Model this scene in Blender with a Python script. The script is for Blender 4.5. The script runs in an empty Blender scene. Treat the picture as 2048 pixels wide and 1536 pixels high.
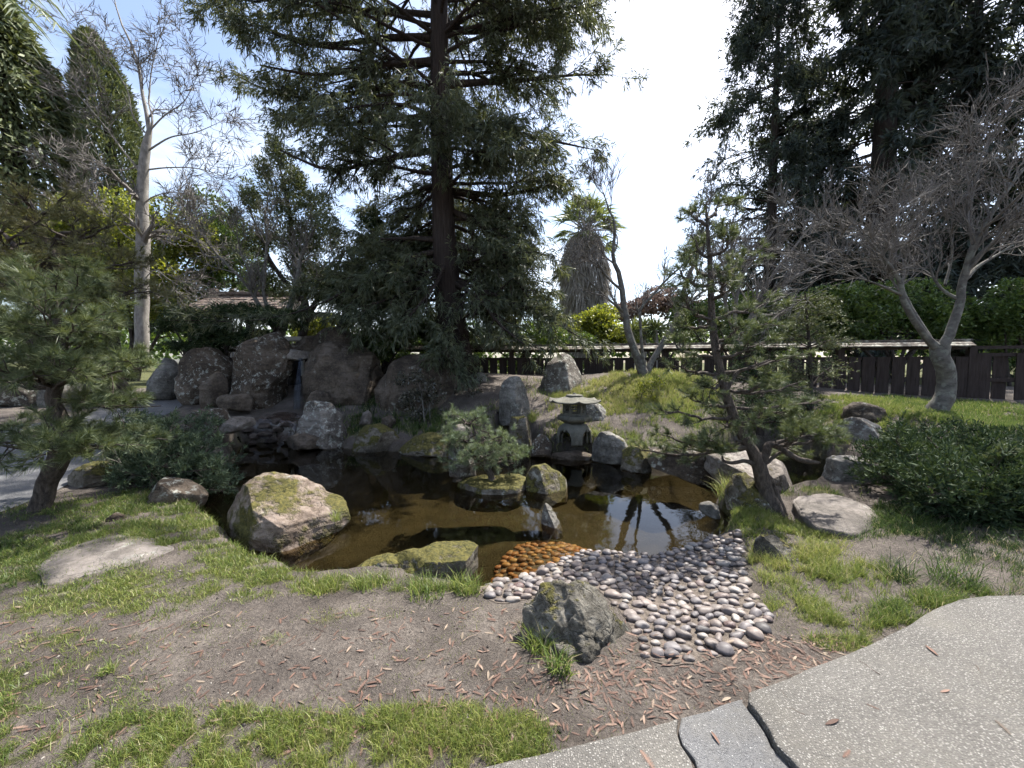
import bpy, bmesh, math
import numpy as np
from mathutils import Vector
from mathutils.geometry import delaunay_2d_cdt

rng = np.random.default_rng(11)
S = bpy.context.scene
COL = S.collection

# ---------------------------------------------------------------- camera, sky, sun, exposure
FPX = 769.0                      # focal length in pixels of a 2048 px wide frame
PITCH = math.radians(3.2)
CAM = np.array([0.0, 0.0, 1.6])
cam_d = bpy.data.cameras.new('camera')
cam_d.sensor_width = 36.0
cam_d.lens = 36.0 * FPX / 2048.0
cam_d.clip_start = 0.05
cam_d.clip_end = 2000.0
cam = bpy.data.objects.new('camera', cam_d)
cam.location = CAM
cam.rotation_euler = (math.radians(90) - PITCH, 0, 0)
COL.objects.link(cam)
S.camera = cam

SUN_EL = math.radians(59)
SUN_AZ = math.radians(46)        # clockwise from +Y
world = bpy.data.worlds.new('World')
S.world = world
world.use_nodes = True
wn = world.node_tree
wn.nodes.clear()
w_out = wn.nodes.new('ShaderNodeOutputWorld')
w_bg = wn.nodes.new('ShaderNodeBackground')
w_sky = wn.nodes.new('ShaderNodeTexSky')
w_sky.sky_type = 'NISHITA'
w_sky.sun_disc = False
w_sky.sun_elevation = SUN_EL
w_sky.sun_rotation = SUN_AZ
w_sky.air_density = 1.0
w_sky.dust_density = 2.2
w_sky.ozone_density = 1.6
# thin cloud veil
w_tc = wn.nodes.new('ShaderNodeTexCoord')
w_map = wn.nodes.new('ShaderNodeMapping')
w_map.inputs['Scale'].default_value = (1.0, 1.6, 3.2)
w_n = wn.nodes.new('ShaderNodeTexNoise')
w_n.inputs['Scale'].default_value = 1.9
w_n.inputs['Detail'].default_value = 7.0
w_n.inputs['Roughness'].default_value = 0.55
w_r = wn.nodes.new('ShaderNodeMapRange')
w_r.inputs['From Min'].default_value = 0.46
w_r.inputs['From Max'].default_value = 0.80
w_r.inputs['To Min'].default_value = 0.04
w_r.inputs['To Max'].default_value = 0.7
w_mul = wn.nodes.new('ShaderNodeMixRGB')
w_mul.blend_type = 'MIX'
# cloud radiance follows the sky's own brightness, but whiter
w_hsv = wn.nodes.new('ShaderNodeHueSaturation')
w_hsv.inputs['Saturation'].default_value = 0.10
w_hsv.inputs['Value'].default_value = 1.7
L = wn.links.new
L(w_tc.outputs['Generated'], w_map.inputs['Vector'])
L(w_map.outputs['Vector'], w_n.inputs['Vector'])
L(w_n.outputs['Fac'], w_r.inputs['Value'])
L(w_sky.outputs['Color'], w_hsv.inputs['Color'])
L(w_r.outputs['Result'], w_mul.inputs['Fac'])
L(w_sky.outputs['Color'], w_mul.inputs['Color1'])
L(w_hsv.outputs['Color'], w_mul.inputs['Color2'])
L(w_mul.outputs['Color'], w_bg.inputs['Color'])
w_bg.inputs['Strength'].default_value = 0.12
L(w_bg.outputs['Background'], w_out.inputs['Surface'])

sun_d = bpy.data.lights.new('sun', 'SUN')
sun_d.energy = 5.0
sun_d.angle = math.radians(0.53)
sun_d.color = (1.0, 0.955, 0.88)
sun = bpy.data.objects.new('sun', sun_d)
to_sun = Vector((math.sin(SUN_AZ) * math.cos(SUN_EL), math.cos(SUN_AZ) * math.cos(SUN_EL), math.sin(SUN_EL)))
sun.rotation_euler = to_sun.to_track_quat('Z', 'Y').to_euler()
sun.location = (6, 8, 14)
COL.objects.link(sun)

S.view_settings.view_transform = 'Standard'
S.view_settings.look = 'None'
S.view_settings.gamma = 1.0
S.view_settings.use_curve_mapping = False
S.view_settings.exposure = 1.35
S.render.engine = 'CYCLES'
S.cycles.use_denoising = True
S.cycles.use_adaptive_sampling = True
S.cycles.adaptive_threshold = 0.02
S.cycles.adaptive_min_samples = 12
S.cycles.max_bounces = 5
S.cycles.diffuse_bounces = 3
S.cycles.glossy_bounces = 2
S.cycles.transmission_bounces = 4
S.cycles.transparent_max_bounces = 8
S.cycles.caustics_reflective = False
S.cycles.caustics_refractive = False
S.cycles.sample_clamp_indirect = 6.0

# ---------------------------------------------------------------- pixel <-> place helpers
def raydir(px, py):
    a = (np.asarray(px, float) - 1024.0) / FPX
    b = -(np.asarray(py, float) - 768.0) / FPX
    c, s = math.cos(PITCH), math.sin(PITCH)
    return np.stack([a, c + b * s, -s + b * c], axis=-1)

def W(px, py, d):
    """World point seen at photo pixel (px,py) at distance d along +Y."""
    r = raydir(px, py)
    return CAM + r * (np.asarray(d, float) / r[..., 1])[..., None]

def GP(px, py, z):
    """World point where the pixel's ray meets the level z."""
    r = raydir(px, py)
    t = (z - CAM[2]) / r[..., 2]
    return CAM + r * t[..., None]

# ---------------------------------------------------------------- noise
def _h(ix, iy, iz, seed):
    h = (ix * 374761393 + iy * 668265263 + iz * 1440662683 + seed * 974634221) & 0xffffffff
    h = ((h ^ (h >> 13)) * 1274126177) & 0xffffffff
    h = ((h ^ (h >> 16)) * 2246822519) & 0xffffffff
    return ((h ^ (h >> 15)) & 0xffffff) / float(0xffffff)

def vnoise(p, seed=0):
    p = np.asarray(p, float)
    i = np.floor(p).astype(np.int64)
    f = p - i
    u = f * f * f * (f * (f * 6 - 15) + 10)
    r = 0
    for dx in (0, 1):
        for dy in (0, 1):
            for dz in (0, 1):
                w = (u[:, 0] if dx else 1 - u[:, 0]) * (u[:, 1] if dy else 1 - u[:, 1]) * (u[:, 2] if dz else 1 - u[:, 2])
                r = r + w * _h(i[:, 0] + dx, i[:, 1] + dy, i[:, 2] + dz, seed)
    return r * 2 - 1

def fbm(p, octv=4, seed=0, gain=0.5, ridge=False):
    a, t, r = 1.0, 0.0, 0
    p = np.asarray(p, float)
    for o in range(octv):
        n = vnoise(p, seed + o * 17)
        if ridge:
            n = 1 - 2 * np.abs(n)
        r = r + a * n
        t += a
        a *= gain
        p = p * 2.03 + 5.3
    return r / t

def nrm(v):
    return v / np.maximum(np.linalg.norm(v, axis=-1, keepdims=True), 1e-9)

# ---------------------------------------------------------------- terrain
ZW = -0.12                       # water level
def _pp(lst, z):
    a = np.array(lst, float)
    return GP(a[:, 0], a[:, 1], z)[:, :2]

POND = np.concatenate([
    _pp([(372, 1012), (432, 1060), (500, 1125), (590, 1150), (660, 1150), (760, 1140), (900, 1160), (968, 1172),
         (1040, 1155), (1110, 1128), (1165, 1098), (1235, 1104), (1300, 1112), (1360, 1092), (1440, 1066), (1462, 1040),
         (1436, 1004), (1448, 984), (1530, 988), (1600, 985), (1665, 968), (1690, 930), (1610, 905), (1500, 905), (1380, 915),
         (1300, 930), (1240, 918), (1180, 908), (1110, 904), (1060, 890), (1030, 878), (1000, 882), (960, 898), (900, 904), (800, 903), (700, 897),
         (620, 890), (540, 884), (480, 884), (455, 905), (440, 950), (395, 985)], ZW)])

def poly_sd(x, y, poly):
    """signed distance, positive inside"""
    x = np.asarray(x, float); y = np.asarray(y, float)
    d2 = np.full(x.shape, 1e18)
    ins = np.zeros(x.shape, bool)
    n = len(poly)
    for i in range(n):
        ax, ay = poly[i]; bx, by = poly[(i + 1) % n]
        ex, ey = bx - ax, by - ay
        t = np.clip(((x - ax) * ex + (y - ay) * ey) / (ex * ex + ey * ey + 1e-12), 0, 1)
        d2 = np.minimum(d2, (x - ax - t * ex) ** 2 + (y - ay - t * ey) ** 2)
        c = ((ay > y) != (by > y))
        xi = (bx - ax) * (y - ay) / (by - ay + 1e-12) + ax
        ins ^= c & (x < xi)
    return np.where(ins, 1, -1) * np.sqrt(d2)

CTRL = [(-9, -4, .05), (-4, -4, 0), (0, -4, 0), (4, -4, 0), (9, -4, .05),
        (-7, 0, .05), (-3, 0, 0), (0, 0, 0), (3, 0, 0), (7, 0, .05), (-6, 2, .06), (-3.2, 1.6, 0), (-1.2, 1.5, 0), (0, 1.5, 0), (1.2, 1.5, 0), (3, 1.6, .0), (6, 2, .08),
        (-4, 3.0, .03), (-2.4, 2.6, .0), (-1.2, 2.5, .0), (-.1, 2.45, -.02), (-4.6, 4.2, .06), (-3.2, 3.9, .02), (-4.4, 5.2, .05),
        (-6.5, 5, .1), (-8, 7, .3), (-10, 9, .5), (-6.2, 7.2, .32), (-8, 10.5, .6), (-12, 12, .7), (-14, 6, .3),
        (3.6, 3.4, .06), (5.5, 4, .12), (2.2, 3.2, .02), (2.4, 2.6, 0), (8, 4, .3), (10, 7, .6), (4.6, 4.7, .12)]
def _c(px, py, d):
    CTRL.append(tuple(W(px, py, d)))
for a in [(470, 830, 8.6), (400, 815, 9.0), (520, 825, 8.9), (500, 790, 10.2), (690, 815, 8.9), (680, 790, 9.8), (640, 880, 7.75), (760, 880, 7.6), (850, 860, 8.0), (830, 835, 8.5),
          (850, 785, 9.6), (915, 748, 10.3), (790, 745, 10.8), (640, 760, 10.8), (960, 782, 9.2), (960, 835, 8.2), (1040, 845, 8.2), (1000, 755, 10.4), (1145, 884, 7.15), (1100, 872, 7.3),
          (1090, 800, 9.0), (1180, 852, 7.6), (1150, 770, 9.8), (1250, 832, 7.7), (1200, 800, 8.5), (1260, 748, 9.6), (1300, 790, 8.6), (1330, 744, 10), (1350, 855, 7.2), (1300, 880, 6.9), (1230, 885, 6.9), (1420, 880, 6.9), (1560, 890, 6.9),
          (1440, 780, 9.0), (1560, 830, 8.0), (1700, 850, 7.2), (1780, 806, 7.7), (1880, 826, 7.2), (2040, 850, 7.0), (2150, 860, 6.5), (1720, 920, 5.6), (1900, 980, 4.9), (2060, 960, 5.0), (1850, 830, 6.6), (1500, 745, 11),
          (1560, 1045, 4.1), (1500, 990, 4.25), (1470, 1060, 3.7), (1620, 1000, 4.5), (1700, 1020, 4.2), (1600, 1120, 3.1), (1700, 1200, 2.6)]:
    _c(*a)
CTRL += [tuple(p) for p in GP(np.array([1180., 1290, 1440, 1100, 1020, 1480]), np.array([1105., 1115, 1078, 1140, 1172, 1100]), ZW + .005)]
CTRL += [tuple(p) for p in GP(np.array([1280., 1420, 1500, 1130]), np.array([1330., 1310, 1250, 1200]), -.015)]
CTRL += [tuple(p) for p in GP(np.array([1250., 1380, 1180]), np.array([1200., 1200, 1160]), -.065)]
CTRL += [(-14, 14, .9), (-7, 13, 1.0), (-3, 12, 1.25), (0, 12.5, 1.2), (4, 12, 1.25), (8, 11, 1.0), (12, 9.5, .8), (16, 10, .8), (14, 5, .5), (-18, 10, .6), (18, 16, .9), (-18, 18, .9), (0, 18, 1.0), (9, 17, .9), (-9, 18, .95)]
CTRL = np.array(CTRL)
_d = np.hypot(CTRL[:, None, 0] - CTRL[None, :, 0], CTRL[:, None, 1] - CTRL[None, :, 1])
_n = len(CTRL)
_A = np.zeros((_n + 3, _n + 3))
_A[:_n, :_n] = -_d + np.eye(_n) * 0.03
_A[:_n, _n] = 1; _A[:_n, _n + 1] = CTRL[:, 0]; _A[:_n, _n + 2] = CTRL[:, 1]
_A[_n:, :_n] = _A[:_n, _n:].T
_w = np.linalg.solve(_A, np.concatenate([CTRL[:, 2], [0, 0, 0]]))
BEACH_C = GP(np.array(1085.), np.array(1085.), ZW)[:2]

def terrain(x, y, full=False):
    x = np.asarray(x, float); y = np.asarray(y, float)
    sh = x.shape
    x = x.ravel(); y = y.ravel()
    z = _w[_n] + _w[_n + 1] * x + _w[_n + 2] * y
    for i in range(_n):
        z = z - _w[i] * np.hypot(x - CTRL[i, 0], y - CTRL[i, 1])
    far = np.clip((np.hypot(x, y - 6) - 13) / 8, 0, 1)
    far = far * far * (3 - 2 * far)
    z = z * (1 - far) + 0.8 * far
    p = np.stack([x, y, x * 0], -1)
    z = z + 0.018 * fbm(p * 1.7, 3, 5) + 0.006 * fbm(p * 9, 2, 9)
    sd = poly_sd(x, y, POND) + 0.05 * vnoise(p * 3.1, 3)
    z = np.maximum(z, ZW + 0.012)
    # gravelly shallow toe below the pebble beach, deep elsewhere
    sh_f = np.exp(-((x - BEACH_C[0]) ** 2 + (y - BEACH_C[1]) ** 2) / (2 * 0.62 ** 2))
    dep = np.clip(sd / 0.9, 0, 1)
    bed = ZW - 0.015 - (0.055 - 0.008 * sh_f) * np.clip(sd / 0.12, 0, 1) - (0.55 * (1 - sh_f) + 0.05 * sh_f) * dep * (2 - dep)
    t = np.clip((sd + 0.07) / 0.12, 0, 1)
    t = t * t * (3 - 2 * t)
    z = z * (1 - t) + np.minimum(z, bed) * t
    if full:
        return z.reshape(sh), sd.reshape(sh)
    return z.reshape(sh)

_T = np.concatenate([np.arange(0.8, 12, 0.12), np.arange(12, 40, 0.5)])
def G(px, py, lift=0.0):
    """World point where the pixel's ray meets the ground."""
    r = raydir(px, py)
    P = CAM + r * (_T / r[1])[:, None]
    k = np.nonzero(P[:, 2] < terrain(P[:, 0], P[:, 1]))[0]
    k = k[0] if len(k) else len(_T) - 1
    t = np.linspace(_T[max(k - 1, 0)], _T[k], 12)
    P = CAM + r * (t / r[1])[:, None]
    z = terrain(P[:, 0], P[:, 1])
    k = np.nonzero(P[:, 2] < z)[0]
    k = k[0] if len(k) else 11
    q = P[k].copy()
    q[2] = z[k] + lift
    return q

# ---------------------------------------------------------------- mesh building
class Acc:
    """collects geometry (quads and triangles) with one random value per face"""
    def __init__(s):
        s.v = []; s.q = []; s.t = []; s.qr = []; s.tr = []; s.n = 0
    def add(s, v, f, r=None):
        v = np.asarray(v, np.float32).reshape(-1, 3)
        f = np.asarray(f, np.int64)
        if len(f) == 0:
            return
        r = np.zeros(len(f), np.float32) if r is None else np.broadcast_to(np.asarray(r, np.float32), (len(f),))
        s.v.append(v)
        (s.q if f.shape[1] == 4 else s.t).append(f + s.n)
        (s.qr if f.shape[1] == 4 else s.tr).append(r)
        s.n += len(v)
    def faces(s):
        return sum(len(a) for a in s.q) * 2 + sum(len(a) for a in s.t)

def mesh_of(name, acc, smooth=True):
    me = bpy.data.meshes.new(name)
    v = np.concatenate(acc.v)
    q = np.concatenate(acc.q) if acc.q else np.zeros((0, 4), np.int64)
    t = np.concatenate(acc.t) if acc.t else np.zeros((0, 3), np.int64)
    r = np.concatenate(acc.qr + acc.tr)
    me.vertices.add(len(v)); me.vertices.foreach_set('co', v.astype(np.float32).ravel())
    me.loops.add(q.size + t.size)
    me.loops.foreach_set('vertex_index', np.concatenate([q.ravel(), t.ravel()]).astype(np.int32))
    me.polygons.add(len(q) + len(t))
    st = np.concatenate([np.arange(len(q)) * 4, q.size + np.arange(len(t)) * 3]).astype(np.int32)
    me.polygons.foreach_set('loop_start', st)
    me.polygons.foreach_set('use_smooth', np.full(len(st), smooth))
    at = me.attributes.new('rnd', 'FLOAT', 'FACE')
    at.data.foreach_set('value', r.astype(np.float32))
    me.update(calc_edges=True)
    return me

def tag(o, label=None, cat=None, group=None, kind=None):
    if label: o['label'] = label
    if cat: o['category'] = cat
    if group: o['group'] = group
    if kind: o['kind'] = kind
    return o

def thing(name, label, cat, loc, group=None):
    o = bpy.data.objects.new(name, None)
    o.location = [float(a) for a in loc]
    o.empty_display_size = 0.2
    COL.objects.link(o)
    return tag(o, label, cat, group)

def wloc(o):
    l = np.array(o.location)
    while o.parent:
        o = o.parent
        l = l + np.array(o.location)
    return l

def mk(name, acc, mat, parent=None, origin=None, smooth=True, label=None, cat=None, group=None, kind=None):
    """world-space geometry -> one mesh object whose origin is at `origin` (or at its parent's)"""
    if parent is not None and origin is None:
        origin = wloc(parent)
    if origin is None:
        origin = np.zeros(3)
    origin = np.asarray(origin, float)
    acc.v = [np.concatenate(acc.v) - origin.astype(np.float32)]
    o = bpy.data.objects.new(name, mesh_of(name, acc, smooth))
    if mat is not None:
        o.data.materials.append(mat)
    COL.objects.link(o)
    if parent is not None:
        o.parent = parent
        o.location = [float(a) for a in origin - wloc(parent)]
    else:
        o.location = [float(a) for a in origin]
    return tag(o, label, cat, group, kind)

def box(acc, c, s, rz=0.0, r=0.0, bev=0.0):
    c = np.asarray(c, float); hx, hy, hz = [a / 2 for a in s]
    v = np.array([[x, y, z] for x in (-hx, hx) for y in (-hy, hy) for z in (-hz, hz)])
    co, si = math.cos(rz), math.sin(rz)
    v = np.stack([v[:, 0] * co - v[:, 1] * si, v[:, 0] * si + v[:, 1] * co, v[:, 2]], -1) + c
    acc.add(v, [[0, 1, 3, 2], [4, 6, 7, 5], [0, 4, 5, 1], [2, 3, 7, 6], [0, 2, 6, 4], [1, 5, 7, 3]], r)

def tubes(acc, P, R, sides=5, r=None, cap=False):
    """batch of tubes. P (n,k,3), R (n,k)"""
    P = np.asarray(P, float); R = np.asarray(R, float)
    if len(P) == 0:
        return
    n, k, _ = P.shape
    T = np.gradient(P, axis=1)
    T = nrm(T)
    ref = np.where(np.abs(T[:, :1, 2:3]) > 0.9, np.array([1.0, 0, 0]), np.array([0, 0, 1.0]))
    ref = np.repeat(ref, k, 1)
    A = nrm(np.cross(T, ref)); B = np.cross(T, A)
    th = np.arange(sides) * 2 * math.pi / sides
    V = P[:, :, None, :] + R[:, :, None, None] * (np.cos(th)[None, None, :, None] * A[:, :, None, :] + np.sin(th)[None, None, :, None] * B[:, :, None, :])
    base = (np.arange(n) * k * sides)[:, None, None]
    j = (np.arange(k - 1) * sides)[None, :, None]
    s0 = np.arange(sides)[None, None, :]; s1 = (np.arange(sides) + 1) % sides
    s1 = s1[None, None, :]
    F = np.stack([base + j + s0, base + j + s1, base + j + sides + s1, base + j + sides + s0], -1).reshape(-1, 4)
    rr = None if r is None else np.repeat(np.asarray(r), (k - 1) * sides)
    acc.add(V.reshape(-1, 3), F, rr)

def resample(pts, k):
    """smooth polyline (Catmull-Rom) resampled to k points; pts (m,c)"""
    p = np.asarray(pts, float)
    m = len(p)
    if m == 2:
        t = np.linspace(0, 1, k)[:, None]
        return p[0] * (1 - t) + p[1] * t
    e = np.concatenate([[2 * p[0] - p[1]], p, [2 * p[-1] - p[-2]]])
    out = []
    for u in np.linspace(0, m - 1 - 1e-6, max(k * 4, 32)):
        i = int(u); t = u - i
        a, b, c, d = e[i], e[i + 1], e[i + 2], e[i + 3]
        out.append(0.5 * (2 * b + (c - a) * t + (2 * a - 5 * b + 4 * c - d) * t * t + (3 * b - a - 3 * c + d) * t ** 3))
    out = np.array(out)
    s = np.concatenate([[0], np.cumsum(np.linalg.norm(np.diff(out[:, :3], axis=0), axis=1))])
    g = np.linspace(0, s[-1], k)
    return np.stack([np.interp(g, s, out[:, i]) for i in range(out.shape[1])], -1)

def pathpx(lst, k=16):
    """[(px,py,depth,radius_m)] -> (k,3),(k,)"""
    a = np.array(lst, float)
    p = W(a[:, 0], a[:, 1], a[:, 2])
    q = resample(np.concatenate([p, a[:, 3:4]], 1), k)
    return q[:, :3], np.maximum(q[:, 3], 0.003)

def spawn(P, R, m, t0, t1, length, ang=(0.6, 1.0), up=0.0, wob=0.12, k=6, rr=0.55, curve=0.0, flat=1.0, rmin=0.003, tip=0.35, bias=None, lt=0.5):
    """grow m children from each parent path (all vectorised)"""
    n, K, _ = P.shape
    idx = np.repeat(np.arange(n), m)
    t = rng.uniform(t0, t1, n * m)
    u = t * (K - 1); i = np.minimum(u.astype(int), K - 2); f = (u - i)[:, None]
    pos = P[idx, i] * (1 - f) + P[idx, i + 1] * f
    rad = R[idx, i] * (1 - f[:, 0]) + R[idx, i + 1] * f[:, 0]
    T = nrm(P[idx, i + 1] - P[idx, i])
    q = rng.normal(size=(n * m, 3)); q[:, 2] *= flat
    q = nrm(q - (q * T).sum(1, keepdims=True) * T)
    a = rng.uniform(ang[0], ang[1], n * m)[:, None]
    d = np.cos(a) * T + np.sin(a) * q
    d[:, 2] += up
    if bias is not None:
        d += np.asarray(bias)
    d = nrm(d)
    Ln = length * rng.uniform(0.55, 1.25, n * m) * (1 - lt * t)
    pts = [pos]
    for s in range(k - 1):
        d = d + rng.normal(size=d.shape) * wob
        d[:, 2] += curve
        d = nrm(d)
        pos = pos + d * (Ln / (k - 1))[:, None]
        pts.append(pos)
    PP = np.stack(pts, 1)
    r0 = np.maximum(rad * rr, rmin)
    RR = r0[:, None] * np.linspace(1, tip, k)[None, :]
    return PP, np.maximum(RR, rmin * 0.6)

def along(P, q, t0=0.15, t1=1.0):
    """q points along every path -> pos, tangent"""
    n, K, _ = P.shape
    idx = np.repeat(np.arange(n), q)
    t = rng.uniform(t0, t1, n * q)
    u = t * (K - 1); i = np.minimum(u.astype(int), K - 2); f = (u - i)[:, None]
    pos = P[idx, i] * (1 - f) + P[idx, i + 1] * f
    return pos, nrm(P[idx, i + 1] - P[idx, i])

def leaves(acc, pos, d, ln, wd, bend=0.0, face_up=0.0, r=None):
    """diamond leaf cards from pos along d"""
    n = len(pos)
    d = nrm(d)
    L_ = np.broadcast_to(np.asarray(ln, float), (n,)) * rng.uniform(0.7, 1.25, n)
    Wd = np.broadcast_to(np.asarray(wd, float), (n,)) * rng.uniform(0.8, 1.2, n)
    q = rng.normal(size=(n, 3))
    if face_up:
        nz = nrm(rng.normal(size=(n, 3)) * (1 - face_up) + np.array([0, 0, 1.0]) * face_up)
        side = np.cross(d, nz)
    else:
        side = np.cross(d, q)
    side = nrm(side)
    tip = pos + d * L_[:, None]
    tip[:, 2] -= bend * L_
    mid = pos + d * (L_ * 0.45)[:, None]
    V = np.stack([pos, mid + side * Wd[:, None] / 2, tip, mid - side * Wd[:, None] / 2], 1)
    F = np.arange(n * 4).reshape(n, 4)
    acc.add(V.reshape(-1, 3), F, rng.random(n) if r is None else r)

def slivers(acc, P, R):
    """the finest twigs: one tapering two-piece sliver each"""
    n = len(P)
    p0, p1, p2 = P[:, 0], P[:, P.shape[1] // 2], P[:, -1]
    s = nrm(np.cross(p2 - p0, rng.normal(size=p0.shape))) * (R[:, :1] * 1.35)
    V = np.stack([p0 - s, p0 + s, p1 + s * .8, p1 - s * .8, p2], 1).reshape(-1, 3)
    k = np.arange(n) * 5
    acc.add(V, np.stack([k, k + 1, k + 2, k + 3], -1))
    acc.t.append(np.stack([k + 3, k + 2, k + 4], -1) + acc.n - n * 5); acc.tr.append(np.zeros(n, np.float32))

def needles(acc, pos, axis, q, ln, wd, spread=(0.25, 1.2)):
    """tufts of q needle triangles round each axis"""
    n = len(pos)
    idx = np.repeat(np.arange(n), q)
    ax = nrm(axis)[idx]
    p = rng.normal(size=(n * q, 3))
    p = nrm(p - (p * ax).sum(1, keepdims=True) * ax)
    a = rng.uniform(spread[0], spread[1], n * q)[:, None]
    d = np.cos(a) * ax + np.sin(a) * p
    b = pos[idx] + ax * rng.uniform(-0.02, 0.02, n * q)[:, None]
    L_ = ln * rng.uniform(0.7, 1.15, n * q)
    side = nrm(np.cross(d, rng.normal(size=d.shape)))
    tip = b + d * L_[:, None]
    tip[:, 2] -= 0.1 * L_
    V = np.stack([b - side * wd / 2, b + side * wd / 2, tip], 1)
    rt = np.clip(rng.random(n)[idx] * 0.7 + rng.random(n * q) * 0.3, 0, 1)
    acc.add(V.reshape(-1, 3), np.arange(n * q * 3).reshape(-1, 3), rt)

# ---------------------------------------------------------------- materials
def newmat(name):
    m = bpy.data.materials.new(name)
    m.use_nodes = True
    nt = m.node_tree
    nt.nodes.clear()
    out = nt.nodes.new('ShaderNodeOutputMaterial')
    return m, nt, out

def nd(nt, t, **kw):
    n = nt.nodes.new(t)
    for k, v in kw.items():
        if k in n.inputs:
            n.inputs[k].default_value = v
        else:
            setattr(n, k, v)
    return n

def ramp(nt, fac, stops):
    r = nt.nodes.new('ShaderNodeValToRGB')
    el = r.color_ramp.elements
    while len(el) < len(stops):
        el.new(0.5)
    for e, (p, c) in zip(el, stops):
        e.position = p
        e.color = (*c, 1) if len(c) == 3 else c
    nt.links.new(fac, r.inputs['Fac'])
    return r.outputs['Color']

def mix(nt, fac, a, b):
    m = nt.nodes.new('ShaderNodeMixRGB')
    for s, v in (('Fac', fac), ('Color1', a), ('Color2', b)):
        if isinstance(v, (int, float)):
            m.inputs[s].default_value = v
        elif isinstance(v, tuple):
            m.inputs[s].default_value = (*v, 1)
        else:
            nt.links.new(v, m.inputs[s])
    return m.outputs['Color']

def maprange(nt, v, a, b, c=0.0, d=1.0):
    m = nt.nodes.new('ShaderNodeMapRange')
    nt.links.new(v, m.inputs['Value'])
    m.inputs['From Min'].default_value = a; m.inputs['From Max'].default_value = b
    m.inputs['To Min'].default_value = c; m.inputs['To Max'].default_value = d
    return m.outputs['Result']

def math_(nt, op, a, b=None):
    m = nt.nodes.new('ShaderNodeMath'); m.operation = op
    for i, v in enumerate((a, b)):
        if v is None: continue
        if isinstance(v, (int, float)): m.inputs[i].default_value = v
        else: nt.links.new(v, m.inputs[i])
    return m.outputs[0]

def coords(nt, scale=(1, 1, 1), rand=True):
    tc = nt.nodes.new('ShaderNodeTexCoord')
    mp = nt.nodes.new('ShaderNodeMapping')
    mp.inputs['Scale'].default_value = scale
    if rand:
        oi = nt.nodes.new('ShaderNodeObjectInfo')
        cb = nt.nodes.new('ShaderNodeCombineXYZ')
        ml = math_(nt, 'MULTIPLY', oi.outputs['Random'], 37.0)
        nt.links.new(ml, cb.inputs[0]); nt.links.new(ml, cb.inputs[1])
        nt.links.new(cb.outputs[0], mp.inputs['Location'])
    nt.links.new(tc.outputs['Object'], mp.inputs['Vector'])
    return mp.outputs['Vector']

def noise(nt, vec, scale, detail=4.0, rough=0.55, col=False):
    n = nd(nt, 'ShaderNodeTexNoise', Scale=scale, Detail=detail, Roughness=rough)
    nt.links.new(vec, n.inputs['Vector'])
    return n.outputs['Color' if col else 'Fac']

def principled(nt, out, col, rough=0.8, spec=0.3, height=None, bump=0.3, dist=0.02):
    b = nd(nt, 'ShaderNodeBsdfPrincipled')
    if isinstance(col, tuple): b.inputs['Base Color'].default_value = (*col, 1)
    else: nt.links.new(col, b.inputs['Base Color'])
    if isinstance(rough, (int, float)): b.inputs['Roughness'].default_value = rough
    else: nt.links.new(rough, b.inputs['Roughness'])
    b.inputs['Specular IOR Level'].default_value = spec
    if height is not None:
        bp = nd(nt, 'ShaderNodeBump', Strength=bump, Distance=dist)
        nt.links.new(height, bp.inputs['Height'])
        nt.links.new(bp.outputs['Normal'], b.inputs['Normal'])
    nt.links.new(b.outputs['BSDF'], out.inputs['Surface'])
    return b

def leafmat(name, c1, c2, tr=0.35, rough=0.5, spec=0.35, warm=(1.25, 1.2, 0.6)):
    m, nt, out = newmat(name)
    at = nd(nt, 'ShaderNodeAttribute', attribute_name='rnd')
    v = coords(nt, rand=True)
    n = noise(nt, v, 1.3, 2.0)
    f = math_(nt, 'ADD', math_(nt, 'MULTIPLY', at.outputs['Fac'], 0.65), math_(nt, 'MULTIPLY', n, 0.35))
    c = ramp(nt, f, [(0.15, c1), (0.85, c2)])
    b = nd(nt, 'ShaderNodeBsdfPrincipled', Roughness=rough)
    b.inputs['Specular IOR Level'].default_value = spec
    nt.links.new(c, b.inputs['Base Color'])
    t = nd(nt, 'ShaderNodeBsdfTranslucent')
    ml = nt.nodes.new('ShaderNodeMixRGB'); ml.blend_type = 'MULTIPLY'; ml.inputs['Fac'].default_value = 1
    nt.links.new(c, ml.inputs['Color1']); ml.inputs['Color2'].default_value = (*warm, 1)
    nt.links.new(ml.outputs['Color'], t.inputs['Color'])
    mx = nd(nt, 'ShaderNodeMixShader'); mx.inputs[0].default_value = tr
    nt.links.new(b.outputs['BSDF'], mx.inputs[1]); nt.links.new(t.outputs['BSDF'], mx.inputs[2])
    nt.links.new(mx.outputs[0], out.inputs['Surface'])
    return m

def barkmat(name, c1, c2, scale=(14, 14, 2.2), bump=0.8, dist=0.02, rough=0.9, lichen=None):
    m, nt, out = newmat(name)
    v = coords(nt, scale)
    n = noise(nt, v, 1.6, 6.0, 0.65)
    c = ramp(nt, n, [(0.30, c1), (0.68, c2)])
    if lichen:
        v2 = coords(nt, (1, 1, 1))
        l = maprange(nt, noise(nt, v2, 9.0, 4.0, 0.6), 0.52, 0.62)
        c = mix(nt, math_(nt, 'MULTIPLY', l, 0.6), c, lichen)
    principled(nt, out, c, rough, 0.15, n, bump, dist)
    return m

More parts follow.
